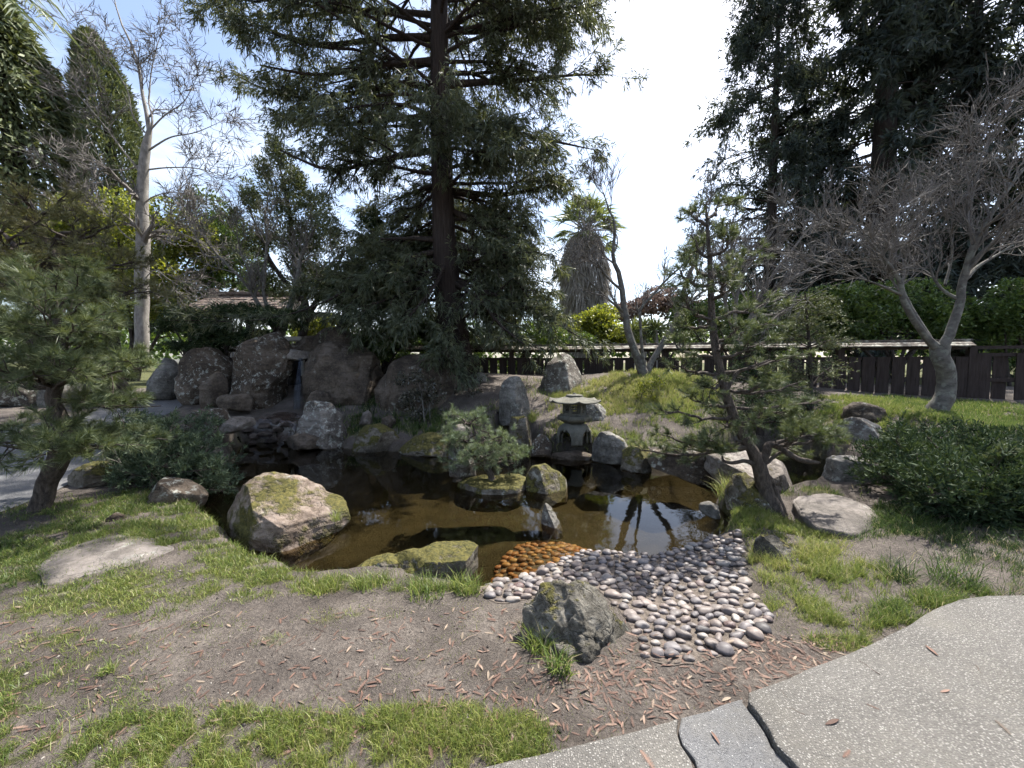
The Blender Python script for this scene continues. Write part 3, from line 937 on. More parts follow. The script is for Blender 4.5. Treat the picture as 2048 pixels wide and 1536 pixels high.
def rock(label, outline, d, thick, mat, seed, sub=5, rough=.10, cuts=5, name='boulder', p=.78, group=None, crag=.05, sink=0.0, planes=()):
    o = np.array(outline, float)
    P = W(o[:, 0], o[:, 1], d)
    x, z = P[:, 0], P[:, 2]
    cx, cz = centroid(x, z)
    th, R = outline_R(x, z, cx, cz)
    V, F = ICO[sub]
    rs = np.random.default_rng(seed)
    ang = np.arctan2(V[:, 2], V[:, 0])
    rho = np.sqrt(V[:, 0] ** 2 + V[:, 2] ** 2)
    RR = np.interp(ang, np.append(th, math.pi), np.append(R, R[0]))
    pl_ = np.stack([RR * rho ** p * np.cos(ang), np.sign(V[:, 1]) * np.abs(V[:, 1]) ** .82 * thick / 2, RR * rho ** p * np.sin(ang)], -1)
    size = (x.max() - x.min() + z.max() - z.min()) / 2
    for _ in range(cuts + 4):
        m_ = nrm(np.array([rs.normal() * 1.0, -abs(rs.normal()) - .3, rs.normal() * .6 + .3]))
        s = pl_ @ m_
        lim = s.max() * rs.uniform(.66, .86)
        pl_ = pl_ - np.maximum(0, s - lim)[:, None] * m_ * .93
    for (nx_, ny_, nz_, fr_) in planes:
        m_ = nrm(np.array([nx_, ny_, nz_], float)); s = pl_ @ m_; lim = s.max() * fr_
        pl_ = pl_ - np.maximum(0, s - lim)[:, None] * m_ * .95
    q = pl_ / size + seed * 3.7
    dn = nrm(pl_ / np.array([x.max() - x.min(), thick, z.max() - z.min()]))
    disp = rough * size * (fbm(q * 2.2, 3, seed) * .5 + fbm(q * 6, 5, seed + 3, .6) * .42)
    disp += -crag * size * np.clip(fbm(q * 3.1, 4, seed + 9, .5, True) - .45, 0, 1)
    lay = fbm(q * [1.5, 1.5, 7.0], 3, seed + 5)
    disp += rough * .18 * size * lay
    pl_ = pl_ + dn * disp[:, None]
    base = np.array([cx, d, z.min() - sink])
    a = Acc()
    a.add(pl_ + [cx, d, cz], F)
    return mk(name, a, mat, origin=base, label=label, cat='rock', group=group)

def flagstone(label, outline, zt, thick, mat, seed, name='stepping_stone', dome=.02):
    pw = densify(gpl(outline, zt), .05, .02, seed)
    cx, cy = centroid(pw[:, 0], pw[:, 1])
    th, R = outline_R(pw[:, 0], pw[:, 1], cx, cy)
    n = 128
    tt = np.linspace(-math.pi, math.pi, n, endpoint=False)
    RR = np.interp(tt, np.append(th, math.pi), np.append(R, R[0]))
    s = np.array([0.02, .15, .3, .45, .6, .72, .82, .89, .94, .975, 1.0, 1.01, 1.0, .97])
    zz = np.array([0, 0, 0, 0, 0, -.002, -.006, -.012, -.022, -.04, -.07, -.4, -.75, -1.0])
    V = []
    for a_, b_ in zip(s, zz):
        xy = np.stack([cx + RR * a_ * np.cos(tt), cy + RR * a_ * np.sin(tt)], -1)
        z = zt - .03 + (b_ * thick if b_ < -.05 else b_ * .6) + dome * (1 - a_ ** 2)
        V.append(np.concatenate([xy, np.full((n, 1), z)], 1))
    V = np.concatenate(V)
    V[:, 2] += .022 * fbm(np.stack([V[:, 0] * 2.5, V[:, 1] * 2.5, V[:, 2]], -1), 3, seed) + .008 * fbm(V * 14, 3, seed + 4)
    i = np.arange(n); j = (i + 1) % n
    F = np.concatenate([np.stack([k * n + i, k * n + j, (k + 1) * n + j, (k + 1) * n + i], -1) for k in range(len(s) - 1)])
    a = Acc(); a.add(V, F)
    a.add(V[:n], np.stack([np.zeros(n - 2, int), np.arange(1, n - 1), np.arange(2, n)], -1))
    return mk(name, a, mat, origin=(cx, cy, zt - thick), label=label, cat='stone')

RK_TAN = rockmat('rock_tan', (.09, .066, .05), (.19, .15, .122), (.27, .222, .188), .32, .47, mz=.02, ms=2.2)
RK_GREY = rockmat('rock_grey', (.06, .056, .05), (.125, .117, .104), (.21, .198, .178), .5, .3)
RK_FORE = rockmat('rock_foreground', (.034, .031, .024), (.088, .08, .066), (.175, .163, .138), .40, .40, bump=.8)
RK_BROWN = rockmat('rock_brown', (.034, .026, .019), (.076, .058, .043), (.13, .103, .08), .66, .12)
RK_BROWN2 = rockmat('rock_brown_plain', (.036, .028, .021), (.078, .061, .046), (.125, .10, .078), .2, .15)
RK_LICH = rockmat('rock_lichen', (.055, .047, .04), (.12, .105, .09), (.20, .18, .158), 1.0, .12)
RK_MOSS = rockmat('rock_mossy', (.06, .052, .04), (.125, .108, .085), (.21, .19, .16), .40, .74)
RK_FLAT = rockmat('rock_flag', (.07, .062, .055), (.125, .11, .098), (.18, .16, .145), .12, .0, bump=.5)
RK_SLAB = rockmat('rock_bridge', (.085, .072, .06), (.165, .142, .122), (.26, .232, .205), .25, .2)

rock('large tan boulder with olive moss band rising from the pond beside the bank', [(428, 1110), (436, 1045), (452, 1000), (474, 970), (500, 955), (535, 949), (575, 957), (615, 972), (652, 990), (678, 1014), (690, 1052), (660, 1086), (600, 1118), (530, 1140), (470, 1140)], 3.75, 1.0, RK_TAN, 3, 6, .10, 4, crag=.03, planes=((-.62, -.72, .18, .50), (.42, -.30, .86, .66), (.75, -.62, .15, .70), (0, 0, 1, .88)))
rock('long mossy rock with a flat top at the near water edge', [(742, 1150), (770, 1118), (860, 1102), (925, 1089), (955, 1093), (968, 1125), (970, 1180), (950, 1195), (820, 1190), (740, 1180)], 3.0, .5, RK_MOSS, 5, 6, .08, 3, p=.7, planes=((0, -.1, 1, .62), (.05, -1, .1, .55), (-.5, -.5, .7, .7)))
rock('low mossy rock hump joining the flat-topped rock by the water', [(690, 1150), (725, 1128), (770, 1112), (800, 1120), (805, 1150), (740, 1165)], 3.1, .3, RK_MOSS, 6, 5, .1, 3)
rock('craggy grey rock beside the pebble beach, nearest to the camera', [(1026, 1330), (1036, 1275), (1046, 1228), (1070, 1186), (1110, 1168), (1160, 1170), (1205, 1194), (1250, 1242), (1282, 1292), (1318, 1352), (1280, 1400), (1180, 1400), (1090, 1385)], 2.14, .5, RK_FORE, 23, 6, .15, 2, crag=.16, p=.70, planes=((-.5, -.8, .35, .66), (.66, -.45, .6, .62), (0, -.75, .65, .72)))
rock('small pointed upright stone standing alone in the shallow water', [(1083, 1075), (1084, 1030), (1090, 1005), (1102, 1012), (1124, 1045), (1128, 1078)], 3.98, .22, RK_GREY, 12, 5, .1, 4, planes=((-.7, -.7, 0, .4), (.8, -.4, .5, .5)))
rock('rounded mossy boulder in the water at the end of the island', [(1050, 1000), (1052, 955), (1066, 932), (1092, 928), (1118, 944), (1136, 962), (1143, 1000), (1100, 1012)], 5.15, .55, RK_MOSS, 14, 5, .08, 4, planes=((-.5, -.8, .3, .65), (.5, -.7, .5, .7)))
rock('flat moss-topped island stone carrying the small pine', [(905, 1010), (914, 968), (950, 958), (1000, 956), (1052, 950), (1066, 985), (1040, 1012), (960, 1012)], 5.2, .75, RK_MOSS, 15, 5, .08, 3, p=.6, planes=((0, -.05, 1, .6), (0, -1, 0, .75)))
rock('upright grey stone with lichen spots at the end of the island', [(895, 965), (898, 900), (904, 888), (935, 890), (950, 915), (952, 965)], 5.45, .4, RK_LICH, 17, 5, .1, 4)
rock('pale pointed stone behind the small island pine', [(900, 900), (908, 850), (922, 846), (942, 855), (948, 900)], 7.0, .4, RK_SLAB, 18, 4, .1, 4)
# far bank
rock('white lichen-covered boulder beside the cascade', [(592, 890), (598, 862), (586, 830), (592, 812), (625, 803), (655, 804), (680, 832), (690, 870), (680, 900)], 7.75, .8, RK_LICH, 19, 5, .1, 5, planes=((-.3, -.9, .3, .55), (.6, -.6, .5, .65)))
rock('low dark ledge stone under the lichen-covered boulder', [(560, 898), (575, 872), (610, 865), (660, 872), (680, 898)], 7.6, .6, RK_BROWN2, 20, 4, .1, 3)
rock('round dark boulder with a mossy crown at the far water edge', [(705, 910), (708, 872), (725, 853), (755, 849), (785, 862), (800, 885), (800, 912)], 7.5, .8, RK_MOSS, 21, 5, .08, 4)
rock('low whale-backed stone with bright moss at the far water edge', [(793, 908), (805, 890), (828, 872), (860, 866), (900, 870), (915, 890), (912, 912)], 7.25, .8, RK_MOSS, 22, 5, .07, 4)
rock('flat ledge stone above the pond beside the asphalt path', [(372, 850), (380, 826), (400, 817), (440, 818), (452, 840), (440, 858)], 6.9, .6, RK_BROWN, 23, 5, .1, 4)
rock('thin flat stone overhanging the stream mouth', [(420, 858), (440, 840), (470, 833), (500, 836), (505, 852), (470, 866)], 7.1, .6, RK_SLAB, 24, 5, .08, 3)
rock('dark block of stone below the tall lichened boulder', [(438, 820), (440, 796), (452, 789), (492, 789), (500, 800), (498, 828)], 8.6, .6, RK_BROWN2, 25, 4, .1, 4)
rock('broad brown boulder with grey lichen beside the path end', [(358, 812), (362, 745), (368, 712), (385, 697), (420, 692), (445, 702), (455, 740), (452, 812)], 9.7, 1.2, RK_BROWN, 26, 4, .10, 5, planes=((-.2, -.95, .25, .6), (.6, -.7, .3, .7)))
rock('small knobbly brown boulder leaning on the broad brown boulder', [(402, 822), (405, 752), (420, 742), (440, 744), (450, 765), (456, 822)], 9.05, .6, RK_BROWN2, 27, 4, .12, 4)
rock('tallest brown boulder with white lichen patches beside the waterfall', [(455, 828), (460, 740), (466, 690), (480, 664), (505, 652), (535, 652), (560, 668), (578, 700), (574, 735), (558, 770), (550, 828)], 9.4, 1.5, RK_BROWN, 28, 6, .10, 5, crag=.07, planes=((-.3, -.95, .1, .6), (.6, -.75, .2, .7)))
rock('massive round-topped brown boulder on the other side of the waterfall', [(604, 830), (606, 740), (612, 712), (630, 690), (660, 680), (700, 679), (735, 690), (754, 715), (764, 760), (768, 830)], 9.5, 1.6, RK_BROWN2, 29, 6, .09, 5, crag=.07, planes=((-.2, -.97, .1, .6), (.5, -.8, .35, .7)))
rock('cap boulder lying on top of the massive round boulder', [(622, 700), (634, 672), (650, 660), (675, 655), (695, 662), (712, 685), (710, 702)], 10.1, .9, RK_BROWN2, 30, 4, .08, 4)
rock('dark block behind the waterfall lip', [(592, 712), (594, 685), (602, 672), (640, 672), (645, 700), (640, 715)], 10.3, .8, RK_BROWN2, 31, 4, .1, 3)
rock('flat lintel stone forming the lip of the waterfall', [(560, 720), (566, 706), (590, 700), (616, 703), (622, 716), (600, 722)], 9.75, .9, RK_SLAB, 32, 4, .08, 3)
rock('low brown rock at the foot of the massive boulder', [(602, 822), (612, 790), (630, 781), (655, 784), (668, 810), (664, 828)], 8.95, .6, RK_BROWN2, 33, 4, .08, 4)
rock('dark boulder behind the glossy azalea at the redwood foot', [(770, 840), (772, 755), (785, 722), (815, 708), (850, 710), (885, 726), (912, 755), (925, 800), (925, 845)], 9.3, 1.4, RK_BROWN2, 34, 4, .08, 5)
rock('narrow brown boulder between the massive boulder and the azalea', [(748, 838), (752, 770), (764, 730), (780, 724), (795, 740), (800, 838)], 9.15, .8, RK_BROWN2, 35, 4, .1, 4)
rock('small block with a sunlit top in the shaded fern bank', [(716, 850), (720, 828), (735, 820), (742, 828), (742, 852)], 8.2, .3, RK_SLAB, 36, 4, .1, 4)
rock('small dark round stone in the shaded fern bank', [(762, 856), (765, 836), (780, 829), (790, 842), (792, 858)], 8.1, .35, RK_BROWN2, 37, 4, .1, 4)
rock('upright grey standing stone with a lit flank by the dirt slope', [(996, 850), (997, 790), (1003, 762), (1020, 752), (1042, 753), (1058, 775), (1063, 820), (1064, 850)], 8.25, .55, RK_GREY, 38, 4, .08, 4, planes=((-.55, -.83, .0, .42), (.75, -.6, .25, .55)))
rock('conical lichen-speckled boulder under the hanging redwood sprays', [(1078, 812), (1080, 770), (1090, 735), (1105, 706), (1125, 698), (1148, 714), (1165, 745), (1170, 780), (1165, 815)], 9.6, 1.1, RK_LICH, 39, 4, .08, 5, planes=((-.5, -.8, .3, .6), (.7, -.6, .4, .6)))
rock('leaning grey stone directly behind the stone lantern', [(1160, 880), (1162, 815), (1175, 798), (1200, 805), (1220, 830), (1226, 870), (1215, 885)], 7.9, .6, RK_GREY, 40, 5, .08, 4)
rock('small flat-topped stone above the little inlet', [(1018, 892), (1020, 850), (1022, 834), (1050, 831), (1062, 842), (1068, 892)], 7.5, .5, RK_MOSS, 41, 5, .08, 4)
rock('round reddish stone between the inlet and the lantern', [(1060, 912), (1064, 885), (1080, 868), (1095, 872), (1104, 890), (1102, 912)], 6.95, .45, RK_BROWN, 42, 5, .08, 4)
rock('dark round boulder at the water edge in front of the lantern', [(1183, 925), (1188, 882), (1202, 864), (1222, 862), (1245, 878), (1262, 905), (1262, 930)], 6.55, .6, RK_GREY, 43, 5, .08, 4)
rock('pitted stone at the water edge next to the bridge slab', [(1243, 945), (1248, 905), (1262, 894), (1290, 894), (1308, 912), (1312, 945)], 6.1, .6, RK_MOSS, 44, 5, .1, 4)
rock('ledge stone lining the lantern bank at the waterline', [(1085, 930), (1098, 908), (1140, 903), (1188, 908), (1194, 930)], 6.85, .5, RK_BROWN2, 45, 4, .1, 4)
# bridge and the spit with the pine
rock('shaded side of the stone bridge overhanging the water, its shade painted dark', [(1296, 935), (1305, 905), (1345, 893), (1400, 897), (1450, 920), (1470, 955), (1450, 978), (1400, 968), (1340, 945)], 5.7, 1.0, RK_BROWN, 46, 6, .08, 3, p=.6, name='bridge_slab')  # shaded side of the bridge stone, the shade put into its dark brown
rock('sunlit domed bridge slab behind the pine trunk', [(1425, 950), (1432, 915), (1470, 902), (1530, 908), (1575, 930), (1598, 962), (1590, 985), (1540, 1000), (1470, 990)], 5.05, 1.2, RK_SLAB, 47, 6, .06, 3, p=.65, name='bridge_slab', planes=((.1, -.35, .93, .62), (.5, -.85, .1, .75)))
rock('mossy lump of rock under the leaning pine', [(1460, 1050), (1464, 985), (1480, 948), (1500, 946), (1520, 965), (1534, 1010), (1535, 1058)], 4.2, .55, RK_MOSS, 48, 5, .1, 4)
rock('small pale stone poking out of the water below the pine bank', [(1400, 1022), (1402, 1008), (1418, 1003), (1438, 1012), (1450, 1035), (1425, 1038)], 4.2, .2, RK_GREY, 49, 4, .08, 4)
rock('half-buried rock with orange moss in the grass beside the pebbles', [(1512, 1130), (1516, 1085), (1530, 1072), (1560, 1074), (1590, 1095), (1614, 1130), (1580, 1150)], 3.15, .3, RK_FORE, 50, 5, .1, 4, planes=((.2, -.6, .75, .6), (-.6, -.75, .2, .6)))
rock('square grey boulder at the foot of the dark juniper bank', [(1660, 1000), (1668, 950), (1674, 918), (1690, 908), (1725, 912), (1770, 935), (1790, 1000)], 4.9, .7, RK_GREY, 51, 5, .08, 4, planes=((-.35, -.92, .1, .6), (0, -.1, 1, .75)))
rock('grey lichened boulder set in the face of the grassy mound', [(1685, 920), (1690, 850), (1710, 835), (1745, 835), (1770, 860), (1775, 920)], 6.6, .8, RK_LICH, 52, 5, .08, 4)
rock('dark outcrop near the top of the grassy mound', [(1692, 845), (1700, 815), (1720, 803), (1755, 812), (1780, 832), (1780, 850)], 7.25, .7, RK_BROWN2, 53, 4, .1, 4)
# near bank on the path side
rock('low mossy stone beside the path edge', [(136, 965), (142, 938), (175, 926), (225, 925), (246, 938), (248, 962), (190, 970)], 4.8, .5, RK_MOSS, 54, 5, .08, 4)
rock('reddish rock half in the water under the spreading juniper', [(292, 1008), (300, 975), (318, 958), (355, 960), (385, 975), (402, 1000), (395, 1022), (330, 1022)], 4.35, .5, RK_BROWN, 55, 5, .08, 4)
rock('brick-coloured small stone lying in the near grass', [(214, 1046), (216, 1032), (228, 1026), (244, 1031), (248, 1044), (230, 1050)], 3.75, .12, RK_BROWN, 56, 4, .06, 3)
rock('weathered boulder across the path behind the pine', [(-10, 810), (0, 755), (20, 738), (48, 742), (66, 770), (70, 815)], 9.5, .9, RK_LICH, 57, 4, .1, 4)
rock('lumpy grey boulder across the path seen through pine branches', [(72, 815), (80, 765), (105, 745), (135, 752), (150, 785), (152, 818)], 9.6, .9, RK_GREY, 58, 4, .1, 4)
rock('wide dark boulder across the path under the garden fence', [(150, 815), (160, 770), (190, 745), (225, 752), (250, 785), (255, 815)], 9.9, .9, RK_BROWN2, 59, 4, .1, 4)
rock('shaded blue-grey boulder at the far end of the path', [(300, 800), (305, 730), (320, 712), (340, 716), (352, 745), (354, 800)], 10.4, .8, RK_GREY, 60, 4, .1, 4)
rock('small stone beside the redwood trunk', [(948, 765), (952, 748), (962, 743), (972, 750), (976, 766)], 9.9, .3, RK_GREY, 61, 4, .08, 3)
# flat stones
flagstone('large flat tan stepping stone in the near grass by the path', [(68, 1130), (90, 1098), (170, 1070), (240, 1058), (285, 1060), (310, 1075), (352, 1086), (300, 1108), (230, 1125), (150, 1142), (95, 1158)], .065, .12, RK_FLAT, 5)
flagstone('smooth flat stepping stone between the pine and the juniper bank', [(1586, 995), (1600, 983), (1650, 979), (1700, 990), (1740, 1008), (1758, 1025), (1745, 1045), (1700, 1058), (1640, 1045), (1600, 1018)], .075, .14, RK_FLAT, 9)

# ================================================================ STONE LANTERN
m, nt, out = newmat('lantern_granite')
v = coords(nt, rand=False)
n1 = noise(nt, v, 90.0, 3.0, .7); n2 = noise(nt, v, 5.0, 5.0, .6)
c = ramp(nt, math_(nt, 'ADD', math_(nt, 'MULTIPLY', n1, .5), math_(nt, 'MULTIPLY', n2, .5)), [(.35, (.06, .058, .048)), (.52, (.125, .12, .10)), (.68, (.21, .20, .17))])
c = mix(nt, maprange(nt, noise(nt, v, 3.0, 4.0, .6), .56, .66, 0, .5), c, (.05, .05, .03))
principled(nt, out, c, .9, .2, n1, .4, .006)
MAT_LANT = m
MAT_DARKIN, nt, out = newmat('lantern_lattice'); principled(nt, out, (.10, .095, .085), .9, .2)
LB = W(1148., 884., 7.2)
lan = thing('stone_lantern', 'squat stone lantern with a wide curved roof and arched legs on the far bank', 'lantern', LB)
u = 7.2 / FPX
def lathe_hex(acc, prof, n=72, hexf=0.0, lift=0.0, power=3.0, rot=0.0):
    th = np.arange(n) * 2 * math.pi / n
    ph = np.mod(th + rot, math.pi / 3) - math.pi / 6
    hexr = math.cos(math.pi / 6) / np.cos(ph)
    rmax = max(r for r, z in prof)
    V = []
    for r, z in prof:
        k = hexf
        rr = r * (1 - k + k * hexr)
        zz = z + lift * (r / rmax) ** power * np.clip((hexr - .866) / .134, 0, 1) ** 2
        V.append(np.stack([rr * np.cos(th), rr * np.sin(th), zz], -1))
    V = np.concatenate(V)
    i = np.arange(n); j = (i + 1) % n
    F = np.concatenate([np.stack([k * n + i, k * n + j, (k + 1) * n + j, (k + 1) * n + i], -1) for k in range(len(prof) - 1)])
    acc.add(V + LB, F)
H = 100 * u     # total height of the lantern
# legs: dome with four arched openings
a = Acc()
n = 96; rows = 16
th = np.arange(n) * 2 * math.pi / n
hz = np.linspace(0, .40, rows) * H
pr = np.interp(hz / H, [0, .12, .26, .34, .40], [35 * u, 35 * u, 33 * u, 27 * u, 17 * u])
for shell, rs_ in ((0, 1.0), (1, .80)):
    V = np.stack([np.stack([r_ * rs_ * np.cos(th), r_ * rs_ * np.sin(th), np.full(n, z_ * (1 if shell == 0 else .93))], -1) for r_, z_ in zip(pr, hz)]).reshape(-1, 3)
    F = []
    for k in range(rows - 1):
        for i in range(n):
            dth = (th[i] + math.pi / n - math.pi / 4 + math.pi / 4) % (math.pi / 2) - math.pi / 4
            zc = (hz[k] + hz[k + 1]) / 2 / H
            wd = .46 * math.sqrt(max(0, 1 - (max(0, zc - .10) / .19) ** 2)) if zc < .29 else 0
            if abs(dth) < wd and not (zc > .24 and abs(dth) < .08):
                continue
            j = (i + 1) % n
            F.append([k * n + i, k * n + j, (k + 1) * n + j, (k + 1) * n + i])
    a.add(V + LB, np.array(F))
legs = mk('leg_base', a, MAT_LANT, parent=lan)
sm = legs.modifiers.new('thick', 'SOLIDIFY'); sm.thickness = .035
a = Acc(); lathe_hex(a, [(.02, .395 * H), (20 * u, .395 * H), (30 * u, .45 * H), (33 * u, .47 * H), (33.5 * u, .53 * H), (31 * u, .555 * H), (24 * u, .56 * H), (.02, .56 * H)], hexf=.9)
mk('platform', a, MAT_LANT, parent=lan)
fb = Acc()
for k in range(6):
    t = k * math.pi / 3
    r_ = 21 * u
    box(fb, LB + [r_ * math.cos(t), r_ * math.sin(t), .68 * H], (4 * u, 4 * u, .25 * H), t)
lathe_hex(fb, [(17 * u, .556 * H), (23 * u, .557 * H), (23 * u, .60 * H), (17 * u, .60 * H)], hexf=1.0)
lathe_hex(fb, [(17 * u, .77 * H), (23 * u, .77 * H), (23 * u, .812 * H), (17 * u, .812 * H)], hexf=1.0)
fire = mk('firebox', fb, MAT_LANT, parent=lan, smooth=False)
for k in range(6):
    t = k * math.pi / 3 + math.pi / 6
    b_ = Acc()
    c0 = LB + [17.2 * u * math.cos(t), 17.2 * u * math.sin(t), .685 * H]
    tx = np.array([-math.sin(t), math.cos(t), 0])
    for s_ in (-.33, 0, .33):
        box(b_, c0 + tx * s_ * 17 * u, (1.6 * u, 1.4 * u, .17 * H), t)
        box(b_, c0 + np.array([0, 0, s_ * .17 * H]), (1.7 * u, 17 * u, 1.3 * u), t)
    mk('window', b_, MAT_DARKIN, parent=fire, smooth=False)
a = Acc()
lathe_hex(a, [(.02, .80 * H), (22 * u, .80 * H), (42 * u, .795 * H), (53 * u, .812 * H), (55 * u, .826 * H), (54 * u, .84 * H), (46 * u, .850 * H), (35 * u, .868 * H), (24 * u, .90 * H), (16 * u, .93 * H), (.02, .94 * H)], hexf=.55, lift=.045 * H, power=4, n=96, rot=math.pi / 6)
roof = mk('roof', a, MAT_LANT, parent=lan)
a = Acc(); lathe_hex(a, [(.02, .93 * H), (17 * u, .93 * H), (17.5 * u, .95 * H), (14 * u, .96 * H), (5 * u, .965 * H), (3 * u, .98 * H), (3.2 * u, .992 * H), (.01, 1.0 * H)], hexf=.3)
mk('finial', a, MAT_LANT, parent=roof)

# ================================================================ FENCES
def woodmat(name, c1, c2, lich=None, amt=.5):
    m, nt, out = newmat(name)
    v = coords(nt, (9, 9, 1.0))
    n1 = noise(nt, v, 2.5, 5.0, .65)
    c = ramp(nt, n1, [(.3, c1), (.7, c2)])
    if lich:
        v2 = coords(nt)
        c = mix(nt, maprange(nt, noise(nt, v2, 7.0, 5.0, .65), .50, .60, 0, amt), c, lich)
    principled(nt, out, c, .85, .2, n1, .5, .01)
    return m
MAT_FENCE = woodmat('fence_dark_wood', (.022, .016, .015), (.052, .040, .037))
MAT_FCAP = woodmat('fence_weathered_cap', (.07, .058, .048), (.15, .125, .105), (.36, .35, .30), .8)
F1 = np.array([-9.6, 11.4]); F2 = np.array([0.4, 12.0]); F3 = W(1932., 700., 9.05)[:2]; F4 = W(2230., 720., 8.3)[:2]
def fence(label, A, B, ztop, bw, gap, alt, post_step, cap=True, mid=None, ztop_b=None, slit=.17):
    L_ = np.linalg.norm(B - A); d = (B - A) / L_; rz = math.atan2(d[1], d[0]); nn_ = np.array([d[1], -d[0]])
    if nn_[1] > 0: nn_ = -nn_
    za = float(terrain(A[0:1], A[1:2])[0])
    root = thing('garden_fence', label, 'fence', (A[0], A[1], za))
    ctr = (A + B) / 2
    def bar(name, z, w, h, off, mat, ln=L_, parent=root, tilt=0):
        a = Acc(); p = ctr + nn_ * off
        box(a, (p[0], p[1], z), (ln, w, h), rz)
        o_ = mk(name, a, mat, parent=parent, smooth=False)
        return o_
    if cap:
        bar('cap_board', ztop - .02, .20, .04, 0, MAT_FCAP, L_ + .1)
        # sloped shingle skirts
        for s_ in (1, -1):
            a = Acc()
            for q in range(2):
                o0, o1 = .085 + q * .085, .205 + q * .075
                z0, z1 = ztop - .045 - q * .05, ztop - .105 - q * .05
                P = [A + nn_ * s_ * o0, B + nn_ * s_ * o0, B + nn_ * s_ * o1, A + nn_ * s_ * o1]
                zz = [z0, z0, z1, z1]
                V = [[p[0], p[1], z] for p, z in zip(P, zz)] + [[p[0], p[1], z - .022] for p, z in zip(P, zz)]
                a.add(V, [[0, 1, 2, 3], [4, 7, 6, 5], [0, 4, 5, 1], [2, 6, 7, 3], [1, 5, 6, 2], [3, 7, 4, 0]])
            mk('roof_skirt', a, MAT_FCAP, parent=root, smooth=False)
        bar('rail', ztop - .20, .09, .09, 0, MAT_FENCE)
    else:
        bar('rail', ztop - .05, .12, .07, 0, MAT_FENCE)
    zb = ztop - (.25 if cap else .09) - slit
    bar('rail', zb - .03, .05, .08, .0, MAT_FENCE)
    if mid: bar('rail', mid, .05, .09, .0, MAT_FENCE)
    s = 0.06; k = 0
    while s < L_ - bw * .5:
        p = A + d * (s + bw / 2)
        zg = float(terrain(p[0:1], p[1:2])[0])
        off = .046 if (not alt or k % 2 == 0) else -.046
        w_ = bw if (not alt or k % 2 == 0) else bw * .9
        p = p + nn_ * off
        a = Acc(); h_ = zb + rng.uniform(-.008, .012) - (zg - .08)
        box(a, (p[0], p[1], zg - .08 + h_ / 2), (w_, .024, h_), rz)
        mk('board', a, MAT_FENCE, parent=root, origin=(p[0], p[1], zg - .08), smooth=False)
        s += bw + gap * rng.uniform(.7, 1.25); k += 1
    s = 0.0
    while s <= L_ + .01:
        p = A + d * s
        zg = float(terrain(p[0:1], p[1:2])[0])
        a = Acc(); box(a, (p[0], p[1], (ztop - .04 + zg - .1) / 2), (.14, .14, ztop - .04 - zg + .1), rz)
        mk('post', a, MAT_FENCE, parent=root, origin=(p[0], p[1], zg), smooth=False)
        s += post_step
    return root
fence('dark board fence with lichened cap behind the big boulders and the path', F1, F2 + (F1 - F2) * .002, 2.16, .23, .05, False, 2.4)
fence('dark board fence with roofed cap running behind the bare vase-shaped tree', F2, F3, 2.15, .25, .05, False, 2.05, mid=None)
fence('lower dark fence without roof cap beyond the heavy end post', F3 + (F4 - F3) * .04, F4, 2.0, .27, .07, True, 3.0, cap=False, mid=1.2, slit=.10)

# ---- roofed gate pavilion behind the fence
MAT_SHING = woodmat('pavilion_shingle', (.075, .055, .046), (.17, .13, .112), (.26, .24, .21), .35)
MAT_PDARK = woodmat('pavilion_dark_wood', (.02, .017, .016), (.05, .045, .042))
MAT_SLAT = woodmat('pavilion_grey_slat', (.12, .12, .125), (.22, .22, .23))
PV = W(455., 640., 15.0); zg = float(terrain(PV[0:1], PV[1:2])[0])
pav = thing('gate_pavilion', 'small roofed gate house with brown shingles behind the garden fence', 'pavilion', (PV[0], PV[1], zg))
x0, x1 = W(338., 620., 14.2)[0], W(560., 620., 14.2)[0]
ze = W(440., 622., 14.2)[2]; zr = W(480., 590., 15.4)[2]
yf, yr, yb = 14.2, 15.4, 16.6
rx0 = W(430., 590., 15.4)[0]
a = Acc()
rows_ = 7
for q in range(rows_):
    t0, t1 = q / rows_, (q + 1) / rows_ + .04
    xl0, xl1 = x0 + (rx0 - x0) * t0, x0 + (rx0 - x0) * min(t1, 1)
    y0, y1 = yf + (yr - yf) * t0, yf + (yr - yf) * t1
    z0_, z1_ = ze + (zr - ze) * t0 ** 1.15 + .03, ze + (zr - ze) * min(t1, 1) ** 1.15
    nseg = 26
    xs0 = np.linspace(xl0, x1, nseg + 1); xs1 = np.linspace(xl1, x1, nseg + 1)
    for s_ in range(nseg):
        dz = rng.uniform(-.012, .02)
        V = [[xs0[s_], y0 + rng.uniform(-.03, .02), z0_ + dz], [xs0[s_ + 1] - .01, y0 + rng.uniform(-.03, .02), z0_ + dz], [xs1[s_ + 1] - .01, y1, z1_ + dz], [xs1[s_], y1, z1_ + dz]]
        V += [[p[0], p[1], p[2] - .035] for p in V]
        a.add(V, [[0, 1, 2, 3], [4, 7, 6, 5], [0, 4, 5, 1], [2, 6, 7, 3], [1, 5, 6, 2], [3, 7, 4, 0]])
proof = mk('roof', a, MAT_SHING, parent=pav, smooth=False)
a = Acc(); V = [[x0, yf, ze], [x1, yf, ze], [x1, yb, ze], [x0, yb, ze], [rx0, yr, zr - .03], [x1, yr, zr - .03]]
a.add(V, [[3, 2, 5, 4], [0, 4, 5, 1]]); a.add(V, [[0, 3, 4], [1, 5, 2]]); a.add(V, [[0, 1, 2, 3]])
mk('roof_deck', a, MAT_PDARK, parent=pav, smooth=False)
a = Acc(); box(a, ((rx0 + x1) / 2, yr, zr + .06), (x1 - rx0 + .2, .22, .12)); box(a, (rx0 - .05, yr, zr + .14), (.22, .24, .22))
mk('ridge', a, MAT_SHING, parent=proof, smooth=False)
